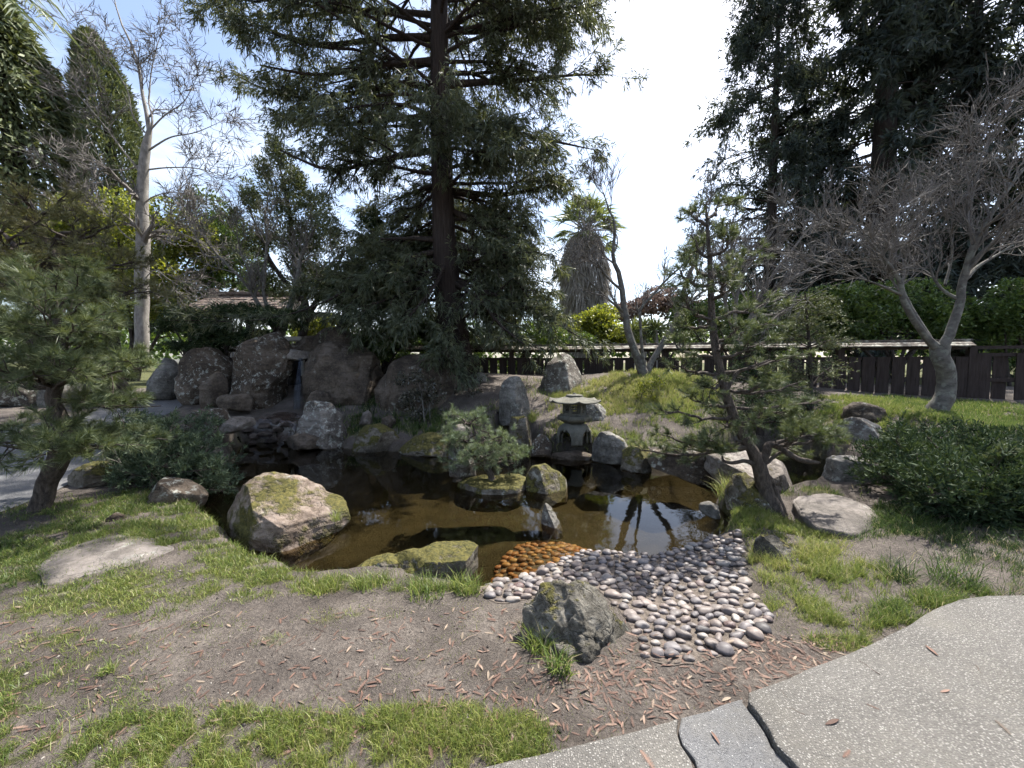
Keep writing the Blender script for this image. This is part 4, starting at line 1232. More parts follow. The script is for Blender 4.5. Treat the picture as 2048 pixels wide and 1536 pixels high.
a = Acc(); box(a, ((x0 + x1) / 2, yf + .1, ze - .09), (x1 - x0 - .3, .12, .14)); mk('eave_beam', a, MAT_PDARK, parent=pav, smooth=False)
for px_ in np.linspace(x0 + .5, x1 - .3, 4):
    for py_ in (yf + .35, yb - .35):
        a = Acc(); box(a, (px_, py_, (zg + ze) / 2), (.16, .16, ze - zg)); mk('post', a, MAT_PDARK, parent=pav, smooth=False)
sx = x0 + .15
while sx < x1:
    a = Acc(); box(a, (sx, yb - .3, zg + .85), (.07, .03, 1.7)); mk('slat', a, MAT_SLAT, parent=pav, smooth=False)
    sx += .125
# ---- grey shed wall beyond
sh = W(628., 660., 15.6); zg2 = float(terrain(sh[0:1], sh[1:2])[0])
shed = thing('shed', 'small grey board shed beyond the waterfall boulders', 'shed', (sh[0], sh[1], zg2))
xa, xb = W(611., 640., 15.6)[0], W(655., 640., 15.6)[0]; zt = W(630., 628., 15.6)[2]
for xx in np.arange(xa, xb, .15):
    a = Acc(); box(a, (xx + .07, 15.6, (zg2 + zt) / 2), (.142, .04, zt - zg2)); mk('board', a, MAT_SLAT, parent=shed, smooth=False)
a = Acc(); box(a, ((xa + xb) / 2, 16.1, zt + .03), (xb - xa + .2, 1.3, .06)); mk('roof', a, MAT_PDARK, parent=shed, smooth=False)
# ---- lit fence cap above the waterfall, its sunlit brightness put into the pale colour
a = Acc(); p0 = W(590., 678., 11.0); box(a, p0, (.62, .5, .11)); box(a, p0 - [.2, 0, .55], (.08, .08, 1.0)); box(a, p0 - [-.2, 0, .55], (.08, .08, 1.0))
m, nt, out = newmat('sunlit_cap'); v = coords(nt, (1, 12, 12)); n1 = noise(nt, v, 3.0, 4.0, .6)
principled(nt, out, ramp(nt, n1, [(.3, (.42, .40, .37)), (.7, (.58, .56, .52))]), .8, .2, n1, .2, .01)
mk('fence_cap', a, m, origin=(p0[0], p0[1], p0[2] - 1.05), smooth=False, label='short sunlit fence cap just behind the waterfall lip, coloured pale for the sun', cat='fence_cap')

# ================================================================ WATERFALL AND CASCADE
m, nt, out = newmat('falling_water')
v = coords(nt, (30, 30, 3.5), rand=False)
n1 = noise(nt, v, 1.5, 5.0, .7)
fo = maprange(nt, n1, .52, .70)
g1 = nd(nt, 'ShaderNodeBsdfGlossy', Roughness=.15); g1.inputs['Color'].default_value = (.3, .33, .4, 1)
t1 = nd(nt, 'ShaderNodeBsdfTransparent'); t1.inputs['Color'].default_value = (.75, .78, .8, 1)
d1 = nd(nt, 'ShaderNodeBsdfDiffuse'); d1.inputs['Color'].default_value = (.35, .4, .5, 1)
mxa = nd(nt, 'ShaderNodeMixShader'); mxa.inputs[0].default_value = .05
nt.links.new(t1.outputs[0], mxa.inputs[1]); nt.links.new(g1.outputs[0], mxa.inputs[2])
mxb = nd(nt, 'ShaderNodeMixShader'); nt.links.new(math_(nt, 'MULTIPLY', fo, .10), mxb.inputs[0])
nt.links.new(mxa.outputs[0], mxb.inputs[1]); nt.links.new(d1.outputs[0], mxb.inputs[2]); nt.links.new(mxb.outputs[0], out.inputs['Surface'])
MAT_FALL = m
a = Acc()
tp = W(596., 716., 9.35); bt = W(592., 832., 9.05)
nu, nv = 12, 30
uu, vv = np.meshgrid(np.linspace(-.5, .5, nu), np.linspace(0, 1, nv))
P = tp[None, None] * (1 - vv[..., None]) + bt[None, None] * vv[..., None]
P = P + np.stack([.07 + uu * (.10 + .08 * vv), -.10 * np.sin(vv * 2.2) + .03 * np.sin(uu * 17 + vv * 9), 0 * uu], -1)
ii = (np.arange(nv - 1)[:, None] * nu + np.arange(nu - 1)[None, :]).ravel()
a.add(P.reshape(-1, 3), np.stack([ii, ii + 1, ii + nu + 1, ii + nu], -1))
fall = mk('waterfall', a, MAT_FALL, kind='structure')
RK_GAPSHADE = rockmat('rock_recess_shade', (.012, .01, .009), (.025, .021, .019), (.04, .035, .03), .0, .0)
# rock behind the falling water; the gap's shade is put into its near-black colour
rock('recessed rock face behind the falling water, shade of the gap painted near black', [(545, 835), (550, 740), (560, 715), (620, 712), (628, 740), (628, 838)], 11.2, .6, RK_GAPSHADE, 71, 4, .08, 3)
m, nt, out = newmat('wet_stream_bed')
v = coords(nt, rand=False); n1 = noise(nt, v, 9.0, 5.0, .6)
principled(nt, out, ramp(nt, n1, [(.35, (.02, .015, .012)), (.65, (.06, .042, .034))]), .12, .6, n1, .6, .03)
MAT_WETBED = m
pl = [G(px, py)[:2] for px, py in [(470, 889), (520, 893), (580, 893), (590, 868), (600, 845), (612, 832), (575, 826), (540, 830), (512, 845), (495, 862), (478, 876)]]
pl = densify(pl, .08)
lo, hi = pl.min(0), pl.max(0)
X, Y = np.meshgrid(np.arange(lo[0], hi[0], .04), np.arange(lo[1], hi[1], .04)); X, Y = X.ravel(), Y.ravel()
k = poly_sd(X, Y, pl) > .02
v2, f2 = cdt(pl, np.stack([X[k], Y[k]], -1))
z = terrain(v2[:, 0], v2[:, 1]) + .03 + .035 * fbm(np.concatenate([v2 * [4, 7], v2[:, :1] * 0], 1), 3, 7)
a = Acc(); a.add(np.concatenate([v2, z[:, None]], 1), f2)
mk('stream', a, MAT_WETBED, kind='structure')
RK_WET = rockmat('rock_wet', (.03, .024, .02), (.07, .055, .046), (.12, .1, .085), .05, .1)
k = 0
for (px, py, w_) in [(510, 872, 16), (535, 866, 20), (560, 858, 18), (528, 850, 17), (556, 842, 16), (505, 885, 14), (546, 880, 22), (575, 876, 15), (498, 858, 12), (572, 848, 14), (540, 834, 18), (520, 838, 12)]:
    q = G(px, py); dd = q[1]
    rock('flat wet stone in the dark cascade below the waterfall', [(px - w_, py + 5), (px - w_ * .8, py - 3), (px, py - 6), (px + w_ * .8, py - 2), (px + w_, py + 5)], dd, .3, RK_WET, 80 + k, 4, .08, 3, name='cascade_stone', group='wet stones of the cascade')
    k += 1

# ================================================================ TREES
BK_RED = barkmat('redwood_bark', (.022, .017, .015), (.062, .048, .042), (16, 16, 1.1), 1.0, .05)
BK_GREY = barkmat('smooth_grey_bark', (.06, .055, .05), (.15, .14, .125), (5, 5, 7), .5, .015, lichen=(.20, .205, .175))
BK_PALE = barkmat('pale_bark', (.13, .12, .108), (.31, .29, .265), (6, 6, 3), .4, .01)
BK_PINE = barkmat('pine_bark', (.030, .025, .022), (.115, .095, .08), (20, 20, 7), 1.0, .03)
BK_TWIG = barkmat('bare_twig', (.09, .08, .073), (.19, .175, .16), (10, 10, 10), .2, .005)
BK_DARK = barkmat('dark_bark', (.025, .02, .018), (.07, .058, .05), (12, 12, 2), .8, .03)
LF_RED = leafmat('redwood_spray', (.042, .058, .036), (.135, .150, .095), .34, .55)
LF_REDFAR = leafmat('far_redwood_spray', (.026, .037, .034), (.078, .094, .080), .3, .7, .2)  # distance haze is put into these lightened leaf colours
LF_PINE = leafmat('pine_needle', (.040, .066, .034), (.165, .190, .090), .25, .5)
LF_PINEB = leafmat('blue_green_needle', (0.073, 0.114, 0.069), (0.220, 0.260, 0.155), .25, .45)
LF_PINEO = leafmat('old_pine_needle', (0.070, 0.078, 0.035), (0.203, 0.187, 0.086), .25, .5)
LF_JUN = leafmat('juniper_scale', (.014, .030, .016), (.065, .092, .044), .18, .7, .15)
LF_JUNB = leafmat('juniper_blue', (.035, .060, .040), (.12, .155, .095), .2, .6, .2)
LF_CYP = leafmat('cypress_scale', (0.050, 0.072, 0.036), (0.154, 0.172, 0.082), .2, .6)
LF_YEL = leafmat('yellow_green_leaf', (.035, .060, .014), (.29, .31, .06), .5, .4)
LF_HED = leafmat('hedge_leaf', (0.031, 0.063, 0.020), (0.126, 0.182, 0.049), .35, .4)
LF_AZA = leafmat('azalea_leaf', (0.035, 0.040, 0.030), (0.110, 0.100, 0.075), .15, .22, .7)
LF_PALM = leafmat('palm_frond', (.06, .09, .04), (.20, .23, .11), .35, .45)
LF_DEAD = leafmat('dead_palm_frond', (.22, .195, .165), (.42, .385, .335), .15, .8, .2, (1, 1, 1))
LF_RUST = leafmat('rust_leaf', (.12, .085, .075), (.22, .165, .145), .3, .7, .2, (1.0, .95, .9))

def roughen(P, amp, freq, seed):
    return P

def trunk_mesh(acc, pts, rad, sides=28, flute=0.0, seed=0, knob=0.0):
    k = len(pts)
    T = nrm(np.gradient(pts, axis=0))
    ref = np.array([0, 1.0, 0])
    A = nrm(np.cross(T, ref)); B = np.cross(T, A)
    th = np.arange(sides) * 2 * math.pi / sides
    q = np.stack([np.broadcast_to(np.cos(th) * 1.7, (k, sides)), np.broadcast_to(np.sin(th) * 1.7, (k, sides)), np.broadcast_to((np.arange(k) / k * 5.0)[:, None], (k, sides))], -1).reshape(-1, 3)
    f = 1 + flute * fbm(q * [2.2, 2.2, .5], 3, seed, .6, True)
    if knob: f = f + knob * fbm(q * [1, 1, 4.0], 3, seed + 4)
    f = (f.reshape(k, sides) * rad[:, None])[..., None]
    V = (pts[:, None, :] + f * (np.cos(th)[None, :, None] * A[:, None, :] + np.sin(th)[None, :, None] * B[:, None, :])).reshape(-1, 3)
    i = np.arange(sides); j = (i + 1) % sides
    F = np.concatenate([np.stack([r * sides + i, r * sides + j, (r + 1) * sides + j, (r + 1) * sides + i], -1) for r in range(k - 1)])
    acc.add(V, F)

def conifer(label, base, trunk_px, limbs, leafL, leafW, lf, bark, m1=13, m2=8, m3=8, l1=1.0, l2=.32, name='redwood_tree', sides=28, flute=.1, k_tr=60, droop=-.05, flat=.35):
    """trunk_px: [(px,py,d,r)], limbs: list of (P (k,3), R (k,))"""
    root = thing(name, label, 'tree', base)
    a = Acc()
    P, R = pathpx(trunk_px, k_tr)
    trunk_mesh(a, P, R, sides, flute, 3)
    LP = np.stack([l[0] for l in limbs]); LR = np.stack([l[1] for l in limbs])
    tubes(a, LP, LR, 7)
    B1, R1 = spawn(LP, LR, m1, .22, 1.0, l1, (.5, 1.15), -.08, .14, 6, .5, droop, flat, .008, lt=.45)
    tubes(a, B1, R1, 4)
    B2, R2 = spawn(B1, R1, m2, .12, 1.0, l2, (.5, 1.1), -.05, .12, 4, .6, droop, .5, .004, lt=.3)
    mk('trunk', a, bark, parent=root)
    c = Acc()
    pos, T = along(B2, m3, .05, 1.0)
    d = T * .8 + rng.normal(size=T.shape) * .5 + np.array([0, 0, -.22])
    leaves(c, pos, d, leafL, leafW, .2)
    pos, T = along(B1, max(6, m3), .3, 1.0)
    leaves(c, pos, T + rng.normal(size=T.shape) * .6, leafL, leafW, .12)
    mk('crown', c, lf, parent=root)
    return root

def auto_limbs(base_xy, zs, lens, elev, n, az_fn, droop, r0, k=10, wob=.06):
    """limbs round a vertical-ish trunk. zs: heights array, lens: fn(z,az)->length"""
    out = []
    for z, in zip(zs):
        az = az_fn()
        Ln = lens(z, az) * rng.uniform(.7, 1.08)
        e = elev(z) + rng.normal(0, .12)
        d = np.array([math.cos(az) * math.cos(e), math.sin(az) * math.cos(e), math.sin(e)])
        bx = base_xy(z)
        p = np.array([bx[0], bx[1], z]); pts = [p]
        for s in range(k - 1):
            d = d + rng.normal(size=3) * wob
            d[2] += droop(s / k)
            d = d / np.linalg.norm(d)
            p = p + d * Ln / (k - 1); pts.append(p)
        rr = r0(z) * np.linspace(1, .12, k)
        out.append((np.array(pts), np.maximum(rr, .008)))
    return out

# ---- the tall redwood in the middle
D1 = 10.4
tr = [(916, 775, D1, 0.558), (914, 745, D1, 0.486), (910, 700, D1, 0.414), (903, 640, D1, 0.360), (893, 540, D1, 0.310), (887, 430, D1, 0.279), (883, 300, D1, 0.257), (880, 150, D1, 0.225), (879, 0, D1, 0.198), (879, -250, D1, 0.135), (880, -480, D1, 0.027)]
TP, TR = pathpx(tr, 60)
def tb(z):
    i = np.argmin(np.abs(TP[:, 2] - z)); return TP[i]
def az_main():
    # mostly sideways and away, fewer straight at the camera
    while True:
        a_ = rng.uniform(0, 2 * math.pi)
        tow = max(0, -math.sin(a_))
        if rng.random() > tow ** 2 * .72:
            return a_
def len_main(z, az):
    c = math.cos(az)
    side = np.interp(z, [1.8, 3, 4.5, 6.5, 8.5, 11, 14, 17.5], [2.2, 3.4, 3.7, 3.9, 4.4, 4.9, 3.4, .6]) * (1.0 if c > 0 else np.interp(z, [2, 4, 6, 8.5, 11, 17], [.75, .80, .85, 1.18, 1.28, 1.0]))
    return side * (.72 + .28 * abs(c)) * (.84 if c > .3 and z < 7 else 1)
zs = np.concatenate([rng.uniform(2.6, 6.0, 30), rng.uniform(6.0, 12.5, 58), rng.uniform(12.5, 16.5, 9)])
lim = auto_limbs(tb, zs, len_main, lambda z: np.interp(z, [2, 6, 12, 17], [.10, .22, .38, .7]), 0, az_main, lambda s: -.10 + .16 * s, lambda z: np.interp(z, [2, 12, 17], [.06, .052, .02]), wob=.09)
def hand(pts, k=10):
    p, r = pathpx(pts, k); return (p, r)
lim += [hand([(872, 120, D1, .08), (760, 130, D1 - .6, .06), (640, 150, D1 - 1.0, .04), (520, 130, D1 - 1.2, .015)]),
        hand([(872, 30, D1, .08), (740, 20, D1 + .4, .06), (620, 30, D1 + .7, .04), (500, 40, D1 + .8, .015)]),
        hand([(872, 230, D1, .08), (770, 240, D1 + .4, .06), (650, 250, D1 + .6, .04), (540, 230, D1 + .6, .015)]),
        hand([(895, 235, D1, .11), (960, 265, D1 - .2, .09), (1040, 268, D1 - .4, .06), (1120, 285, D1 - .5, .03), (1190, 300, D1 - .5, .01)]),
        hand([(890, 170, D1, .10), (960, 165, D1, .08), (1050, 160, D1 + .2, .05), (1150, 150, D1 + .3, .03), (1228, 150, D1 + .3, .01)]),
        hand([(885, 60, D1, .10), (970, 60, D1, .08), (1080, 30, D1, .05), (1180, 10, D1, .02)]),
        hand([(870, 75, D1, .10), (780, 75, D1, .08), (640, 90, D1 - .3, .05), (540, 60, D1 - .4, .03), (420, 5, D1 - .5, .01)]),
        hand([(870, 180, D1, .10), (800, 165, D1, .08), (690, 190, D1, .05), (560, 190, D1, .03), (462, 145, D1, .01)]),
        hand([(870, 300, D1, .09), (760, 320, D1 - .5, .06), (660, 340, D1 - .8, .04), (560, 300, D1 - 1, .02)]),
        hand([(900, 420, D1, .09), (1000, 470, D1 - .3, .06), (1060, 500, D1 - .6, .03), (1110, 515, D1 - .6, .01)]),
        hand([(895, 380, D1, .08), (1000, 390, D1 + .2, .06), (1080, 375, D1 + .2, .03), (1150, 355, D1 + .2, .01)]),
        hand([(905, 490, D1, .08), (980, 510, D1 - .5, .06), (1040, 570, D1 - 1, .04), (1095, 640, D1 - 1.4, .015)]),
        hand([(905, 560, D1, .07), (990, 590, D1 - .8, .05), (1080, 630, D1 - 1.3, .03), (1170, 680, D1 - 1.6, .01)]),
        hand([(900, 560, D1, .07), (960, 600, D1 - 1.0, .05), (1000, 650, D1 - 1.5, .03), (1050, 690, D1 - 1.8, .01)]),
        hand([(890, 540, D1, .07), (830, 580, D1 - .8, .05), (770, 600, D1 - 1.1, .03), (700, 620, D1 - 1.3, .01)]),
        hand([(895, 520, D1, .06), (870, 570, D1 - 1.0, .04), (830, 620, D1 - 1.4, .02), (800, 650, D1 - 1.6, .01)]),
        hand([(885, 480, D1, .07), (800, 480, D1 + .2, .05), (700, 540, D1, .03), (620, 600, D1 - .2, .01)]),
        hand([(885, 500, D1, .07), (780, 530, D1 - .6, .05), (660, 600, D1 - .9, .03), (520, 640, D1 - 1.0, .012), (330, 640, D1 - .9, .008)])]
conifer('tall redwood with a furrowed dark trunk rising behind the pond, centre of the garden', (TP[0][0], D1, float(TP[0][2])), tr, lim, .160, .024, LF_RED, BK_RED, 18, 10, 11, 1.25, .42, flute=.16)

# ---- distant conifers beyond the fence
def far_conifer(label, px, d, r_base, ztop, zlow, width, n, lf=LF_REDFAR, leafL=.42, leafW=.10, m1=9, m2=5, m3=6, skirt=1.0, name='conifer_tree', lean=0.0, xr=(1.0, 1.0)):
    b = W(float(px), 725., d); zg = .7
    pts = [(px, 0, d, 0)]
    def bx(z): return np.array([b[0] + lean * z, d])
    root = thing(name, label, 'tree', (b[0], d, zg))
    a = Acc()
    zz = np.linspace(zg - .2, ztop, 30)
    P = np.stack([b[0] + lean * zz, np.full(30, d), zz], -1); R = r_base * np.interp(zz, [zg, ztop], [1, .05])
    trunk_mesh(a, P, R, 14, .12, 5)
    zs = rng.uniform(zlow, min(ztop * .985, d * 1.12), n)
    def ln(z, az):
        f = (ztop - z) / (ztop - zlow)
        return width * (.12 + .88 * f ** .75) * (skirt if f > .85 else 1) * (xr[0] if math.cos(az) < 0 else xr[1])
    lim = auto_limbs(bx, zs, ln, lambda z: .18, 0, lambda: rng.uniform(0, 2 * math.pi), lambda s: -.14 + .20 * s, lambda z: .09 * (1.15 - z / ztop), 9, .07)
    LP = np.stack([l[0] for l in lim]); LR = np.stack([l[1] for l in lim])
    tubes(a, LP, LR, 4)
    B1, R1 = spawn(LP, LR, m1, .2, 1.0, width * .26, (.4, 1.0), -.05, .15, 5, .5, -.06, .35, .012, lt=.3)
    slivers(a, B1, R1)
    mk('trunk', a, BK_DARK, parent=root)
    B2, R2 = spawn(B1, R1, m2, .1, 1.0, width * .10, (.5, 1.1), -.1, .15, 3, .5, -.1, .6, .006, lt=.3)
    c = Acc()
    pos, T = along(B2, m3, 0, 1)
    leaves(c, pos, T * .7 + rng.normal(size=T.shape) * .55 + [0, 0, -.15], leafL, leafW, .15)
    mk('crown', c, lf, parent=root)
    return root
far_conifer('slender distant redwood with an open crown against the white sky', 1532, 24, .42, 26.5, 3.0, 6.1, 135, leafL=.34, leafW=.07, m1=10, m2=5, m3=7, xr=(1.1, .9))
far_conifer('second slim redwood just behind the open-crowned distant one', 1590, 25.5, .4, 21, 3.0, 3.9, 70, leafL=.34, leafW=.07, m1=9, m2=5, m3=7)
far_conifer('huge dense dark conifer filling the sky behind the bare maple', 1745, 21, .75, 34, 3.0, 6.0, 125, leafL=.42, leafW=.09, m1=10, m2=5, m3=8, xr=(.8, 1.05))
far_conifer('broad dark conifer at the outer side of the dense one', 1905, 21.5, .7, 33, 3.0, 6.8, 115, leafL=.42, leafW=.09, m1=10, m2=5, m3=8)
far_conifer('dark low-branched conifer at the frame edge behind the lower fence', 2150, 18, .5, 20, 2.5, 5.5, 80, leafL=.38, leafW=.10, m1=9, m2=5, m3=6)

# ---- column cypresses on the path side
def column_tree(label, axis, lf, n, leafL, leafW, name='cypress_tree', hang=-.1):
    """axis: [(px,py,d,r)] from base to top"""
    P, R = pathpx(axis, 40)
    root = thing(name, label, 'tree', (P[0][0], P[0][1], .8))
    a = Acc(); tubes(a, P[None], (R * .14 + .04)[None], 8)
    B, RB = spawn(P[None], np.minimum(R, .3)[None], 160, .0, .97, 1.0, (.35, .8), .5, .08, 5, .15, .08, 1.0, .01)
    mk('trunk', a, BK_DARK, parent=root)
    t = rng.random(n) ** .85
    u_ = t * 39; i = np.minimum(u_.astype(int), 38); f = (u_ - i)[:, None]
    c0 = P[i] * (1 - f) + P[i + 1] * f; r0 = R[i] * (1 - f[:, 0]) + R[i + 1] * f[:, 0]
    az = rng.uniform(0, 2 * math.pi, n)
    q = np.stack([np.cos(az) * 1.3, np.sin(az) * 1.3, c0[:, 2] * .33], -1)
    lump = 1 + .25 * fbm(q * 1.5, 3, 41) + .2 * fbm(q * 4.5, 2, 47)
    rr = r0 * lump * rng.uniform(.55, 1.02, n) ** .5
    pos = c0 + np.stack([np.cos(az) * rr, np.sin(az) * rr, rng.normal(0, .1, n)], -1)
    d = np.stack([np.cos(az) * .5, np.sin(az) * .5, np.full(n, .8 if hang < 0 else -.6)], -1) + rng.normal(size=(n, 3)) * .45
    c = Acc(); leaves(c, pos, d, leafL, leafW)
    mk('crown', c, lf, parent=root)
column_tree('narrow column cypress leaning behind the bare pale tree', [(215, 560, 27, .9), (222, 430, 27, 1.5), (224, 330, 27, 1.6), (212, 220, 27, 1.5), (196, 140, 27, 1.1), (182, 90, 27, .6), (176, 66, 27, .08)], LF_CYP, 24000, .38, .095)
column_tree('massive shaggy cypress at the outer edge above the pines', [(30, 600, 25, 2.4), (30, 430, 25, 3.2), (28, 320, 25, 3.0), (18, 210, 25, 2.7), (2, 120, 25, 2.2), (-15, 60, 25, 1.7), (-45, -30, 25, .9), (-55, -70, 25, .1)], LF_CYP, 28000, .62, .15, hang=.1)

# ---- broadleaf masses: lobes of leaves
def bushy(label, lobes, d, lf, n, leafL, leafW, name='shrub', cat='shrub', stems=True, depth=.8, bark=BK_DARK, up=.3, base_z=None, group=None, hollow=.6):
    L_ = np.array([(l[0], l[1], l[2], l[3] if len(l) > 3 else l[2], (l[4] if len(l) > 4 else d)) for l in lobes], float)
    ctr = W(L_[:, 0], L_[:, 1], L_[:, 4])
    rx = L_[:, 2] / FPX * L_[:, 4]; rz = L_[:, 3] / FPX * L_[:, 4]; ry = np.maximum(rx * depth, .08)
    bx, by = ctr[:, 0].mean(), ctr[:, 1].mean()
    bz = float(terrain(np.array([bx]), np.array([by]))[0]) if base_z is None else base_z
    root = thing(name, label, cat, (bx, by, bz), group)
    ns_ = 5
    v0 = nrm(rng.normal(size=(len(ctr) * ns_, 3))) * rng.uniform(.3, .95, (len(ctr) * ns_, 1))
    c_big, r_big = ctr, rx
    rr_ = np.stack([rx, ry, rz], -1)
    ctr = np.repeat(ctr, ns_, 0) + v0 * np.repeat(rr_, ns_, 0)
    s__ = rng.uniform(.35, .75, len(ctr))
    rx, ry, rz = [np.repeat(q_, ns_) * s__ for q_ in (rx, ry, rz)]
    vol = (rx * ry * rz) ** (2 / 3); cnt = (n * vol / vol.sum()).astype(int) + 4
    c = Acc(); ps = []; ds = []
    for j in range(len(ctr)):
        v_ = nrm(rng.normal(size=(cnt[j], 3)))
        q = v_ * 1.6 + j * 7.3
        s_ = rng.uniform(hollow, 1.0, cnt[j]) ** .6 * (1 + .45 * fbm(q, 3, 13 + j) + .2 * fbm(q * 3, 2, 5))
        ps.append(ctr[j] + v_ * s_[:, None] * [rx[j], ry[j], rz[j]])
        ds.append(v_)
    ps = np.concatenate(ps); ds = np.concatenate(ds)
    leaves(c, ps, ds * .7 + rng.normal(size=ps.shape) * .6 + [0, 0, up], leafL, leafW, .1)
    mk('crown', c, lf, parent=root)
    ctr, rx = c_big, r_big
    if stems:
        a = Acc()
        k = 8
        rz = rx
        st = []
        for j in range(len(ctr)):
            b0 = np.array([bx + rng.normal(0, .15), by + rng.normal(0, .1), bz - .05])
            if len(ctr) > 12: b0 = ctr[j] * .6 + b0 * .4; b0[2] = max(bz - .05, ctr[j][2] - rz[j] * 2.2)
            mid = b0 * .5 + ctr[j] * .5 + rng.normal(size=3) * .1 * rx[j]
            st.append(resample([b0, mid, ctr[j]], k))
        st = np.array(st); sr = np.clip(rx * .07, .008, .12)[:, None] * np.linspace(1, .35, k)
        tubes(a, st, sr, 6)
        s2, r2 = spawn(st, sr, 6, .5, 1, float(rx.mean()) * .8, (.4, 1.0), .2, .15, 5, .5, 0, 1, .004)
        tubes(a, s2, r2, 3)
        mk('trunk' if cat == 'tree' else 'stem', a, bark, parent=root)
    return root
bushy('yellow-green broadleaf tree glowing behind the pale bare trunk', [(100, 440, 70, 50), (170, 420, 55, 40), (230, 440, 60, 50), (300, 450, 60, 55), (345, 480, 45, 45), (90, 500, 80, 50), (230, 520, 80, 50), (330, 540, 70, 50), (390, 500, 40, 50), (150, 580, 90, 60), (270, 600, 80, 50), (350, 610, 60, 45)], 16.5, LF_YEL, 34000, .16, .085, 'broadleaf_tree', 'tree')
bushy('dark green broadleaf tree behind the roofed gate house', [(420, 450, 55, 45), (470, 500, 60, 50), (420, 540, 60, 50), (380, 590, 60, 40), (500, 570, 55, 45)], 17.5, LF_HED, 14000, .17, .085, 'broadleaf_tree', 'tree')
bushy('clipped leafy hedge between the redwood and the waterfall boulders', [(740, 660, 40, 32), (790, 670, 45, 35), (830, 660, 40, 35), (860, 690, 35, 30), (720, 690, 35, 28), (770, 700, 45, 25)], 11.3, LF_HED, 16000, .075, .04, 'hedge_shrub', 'shrub')
bushy('sunlit pale green shrub above the waterfall boulders', [(615, 668, 26, 22), (645, 655, 28, 22), (670, 650, 22, 22), (600, 685, 20, 15), (690, 668, 18, 16)], 12.6, LF_YEL, 6500, .09, .03, 'shrub', 'shrub')
bushy('bright yellow-green bush beyond the fence below the palm', [(1170, 640, 45, 28), (1215, 650, 40, 28), (1190, 670, 60, 25), (1240, 672, 35, 20)], 15.5, LF_YEL, 9000, .12, .07, 'shrub', 'shrub')
bushy('rust-coloured tree crown far beyond the vase-shaped bare tree', [(1260, 615, 40, 22), (1300, 605, 45, 25), (1350, 605, 45, 25), (1390, 620, 40, 25)], 27, LF_RUST, 7000, .22, .13, 'broadleaf_tree', 'tree')
bushy('dark laurel hedge along the outside of the fence behind the maple', [(1690, 610, 60, 45), (1750, 600, 60, 50), (1820, 610, 60, 45), (1880, 620, 60, 45), (1650, 650, 50, 40), (1780, 650, 70, 40), (1860, 660, 60, 35), (1940, 650, 50, 40)], 13.2, LF_HED, 18000, .13, .07, 'hedge_shrub', 'shrub')
bushy('leafy shrub row outside the fence behind the redwood branches', [(960, 680, 40, 22), (1020, 672, 45, 25), (1080, 668, 45, 28), (1130, 672, 45, 26), (950, 725, 40, 20), (1050, 730, 60, 22), (1150, 730, 50, 22)], 14.0, LF_HED, 13000, .10, .055, 'hedge_shrub', 'shrub')
bushy('green bush hugging the pergola post beyond the lower fence', [(2010, 660, 50, 40), (2070, 640, 50, 60), (2030, 610, 50, 45), (2100, 700, 60, 50)], 12.5, LF_HED, 9000, .12, .06, 'shrub', 'shrub')
bushy('olive-brown shrub mass beyond the fence beside the bare vase tree', [(1420, 640, 45, 35), (1480, 630, 50, 40), (1380, 650, 35, 30), (1540, 640, 45, 40), (1600, 640, 45, 45)], 16.0, LF_HED, 11000, .14, .07, 'shrub', 'shrub')

# ---- dark flame-shaped junipers behind the boulders
def flame(label, lobes, d, lf, n, stems_px, name='juniper_tree', leafL=.11, leafW=.035, swirl=(.35, 0, .75)):
    root = bushy(label, lobes, d, lf, n, leafL, leafW, name, 'tree', stems=False, depth=.8, up=.9, hollow=.25)
    a = Acc()
    for s_ in stems_px:
        P, R = pathpx(s_, 16)
        tubes(a, P[None], R[None], 8)
        B, RB = spawn(P[None], R[None], 14, .3, 1, .9, (.4, 1.0), .3, .15, 6, .5, .03, 1, .008)
        tubes(a, B, RB, 4)
    mk('trunk', a, BK_DARK, parent=root)
    return root
flame('dark twisted juniper with flame-like tips behind the bare grey stems', [(545, 290, 14, 22), (562, 318, 26, 30), (580, 360, 38, 36), (530, 350, 22, 26), (600, 410, 55, 40), (540, 420, 45, 45), (500, 385, 24, 28), (480, 430, 26, 26), (640, 470, 60, 45), (560, 490, 65, 45), (500, 480, 34, 30), (620, 540, 65, 45), (550, 560, 50, 40), (680, 560, 55, 40)], 12.2, LF_CYP, 30000,
      [[(600, 690, 12.2, .13), (612, 620, 12.2, .12), (590, 520, 12.2, .09), (575, 400, 12.2, .05), (550, 300, 12.2, .02)], [(610, 640, 12.2, .1), (660, 560, 12.2, .07), (690, 500, 12.2, .03)], [(600, 600, 12.2, .08), (540, 520, 12.2, .06), (500, 420, 12.2, .02)]])
flame('leaning dark juniper with a bright mossy crown beside the redwood', [(735, 450, 26, 26), (765, 480, 32, 30), (790, 515, 30, 30), (720, 500, 34, 26), (745, 540, 50, 32), (700, 580, 55, 28), (780, 570, 45, 30), (660, 600, 45, 25), (750, 600, 40, 22)], 11.8, LF_JUN, 20000,
      [[(668, 690, 11.8, .17), (690, 640, 11.8, .16), (705, 605, 11.8, .15), (740, 592, 11.8, .12), (770, 540, 11.8, .07), (740, 450, 11.8, .02)], [(700, 610, 11.8, .1), (720, 560, 11.8, .08), (700, 500, 11.8, .03)]])
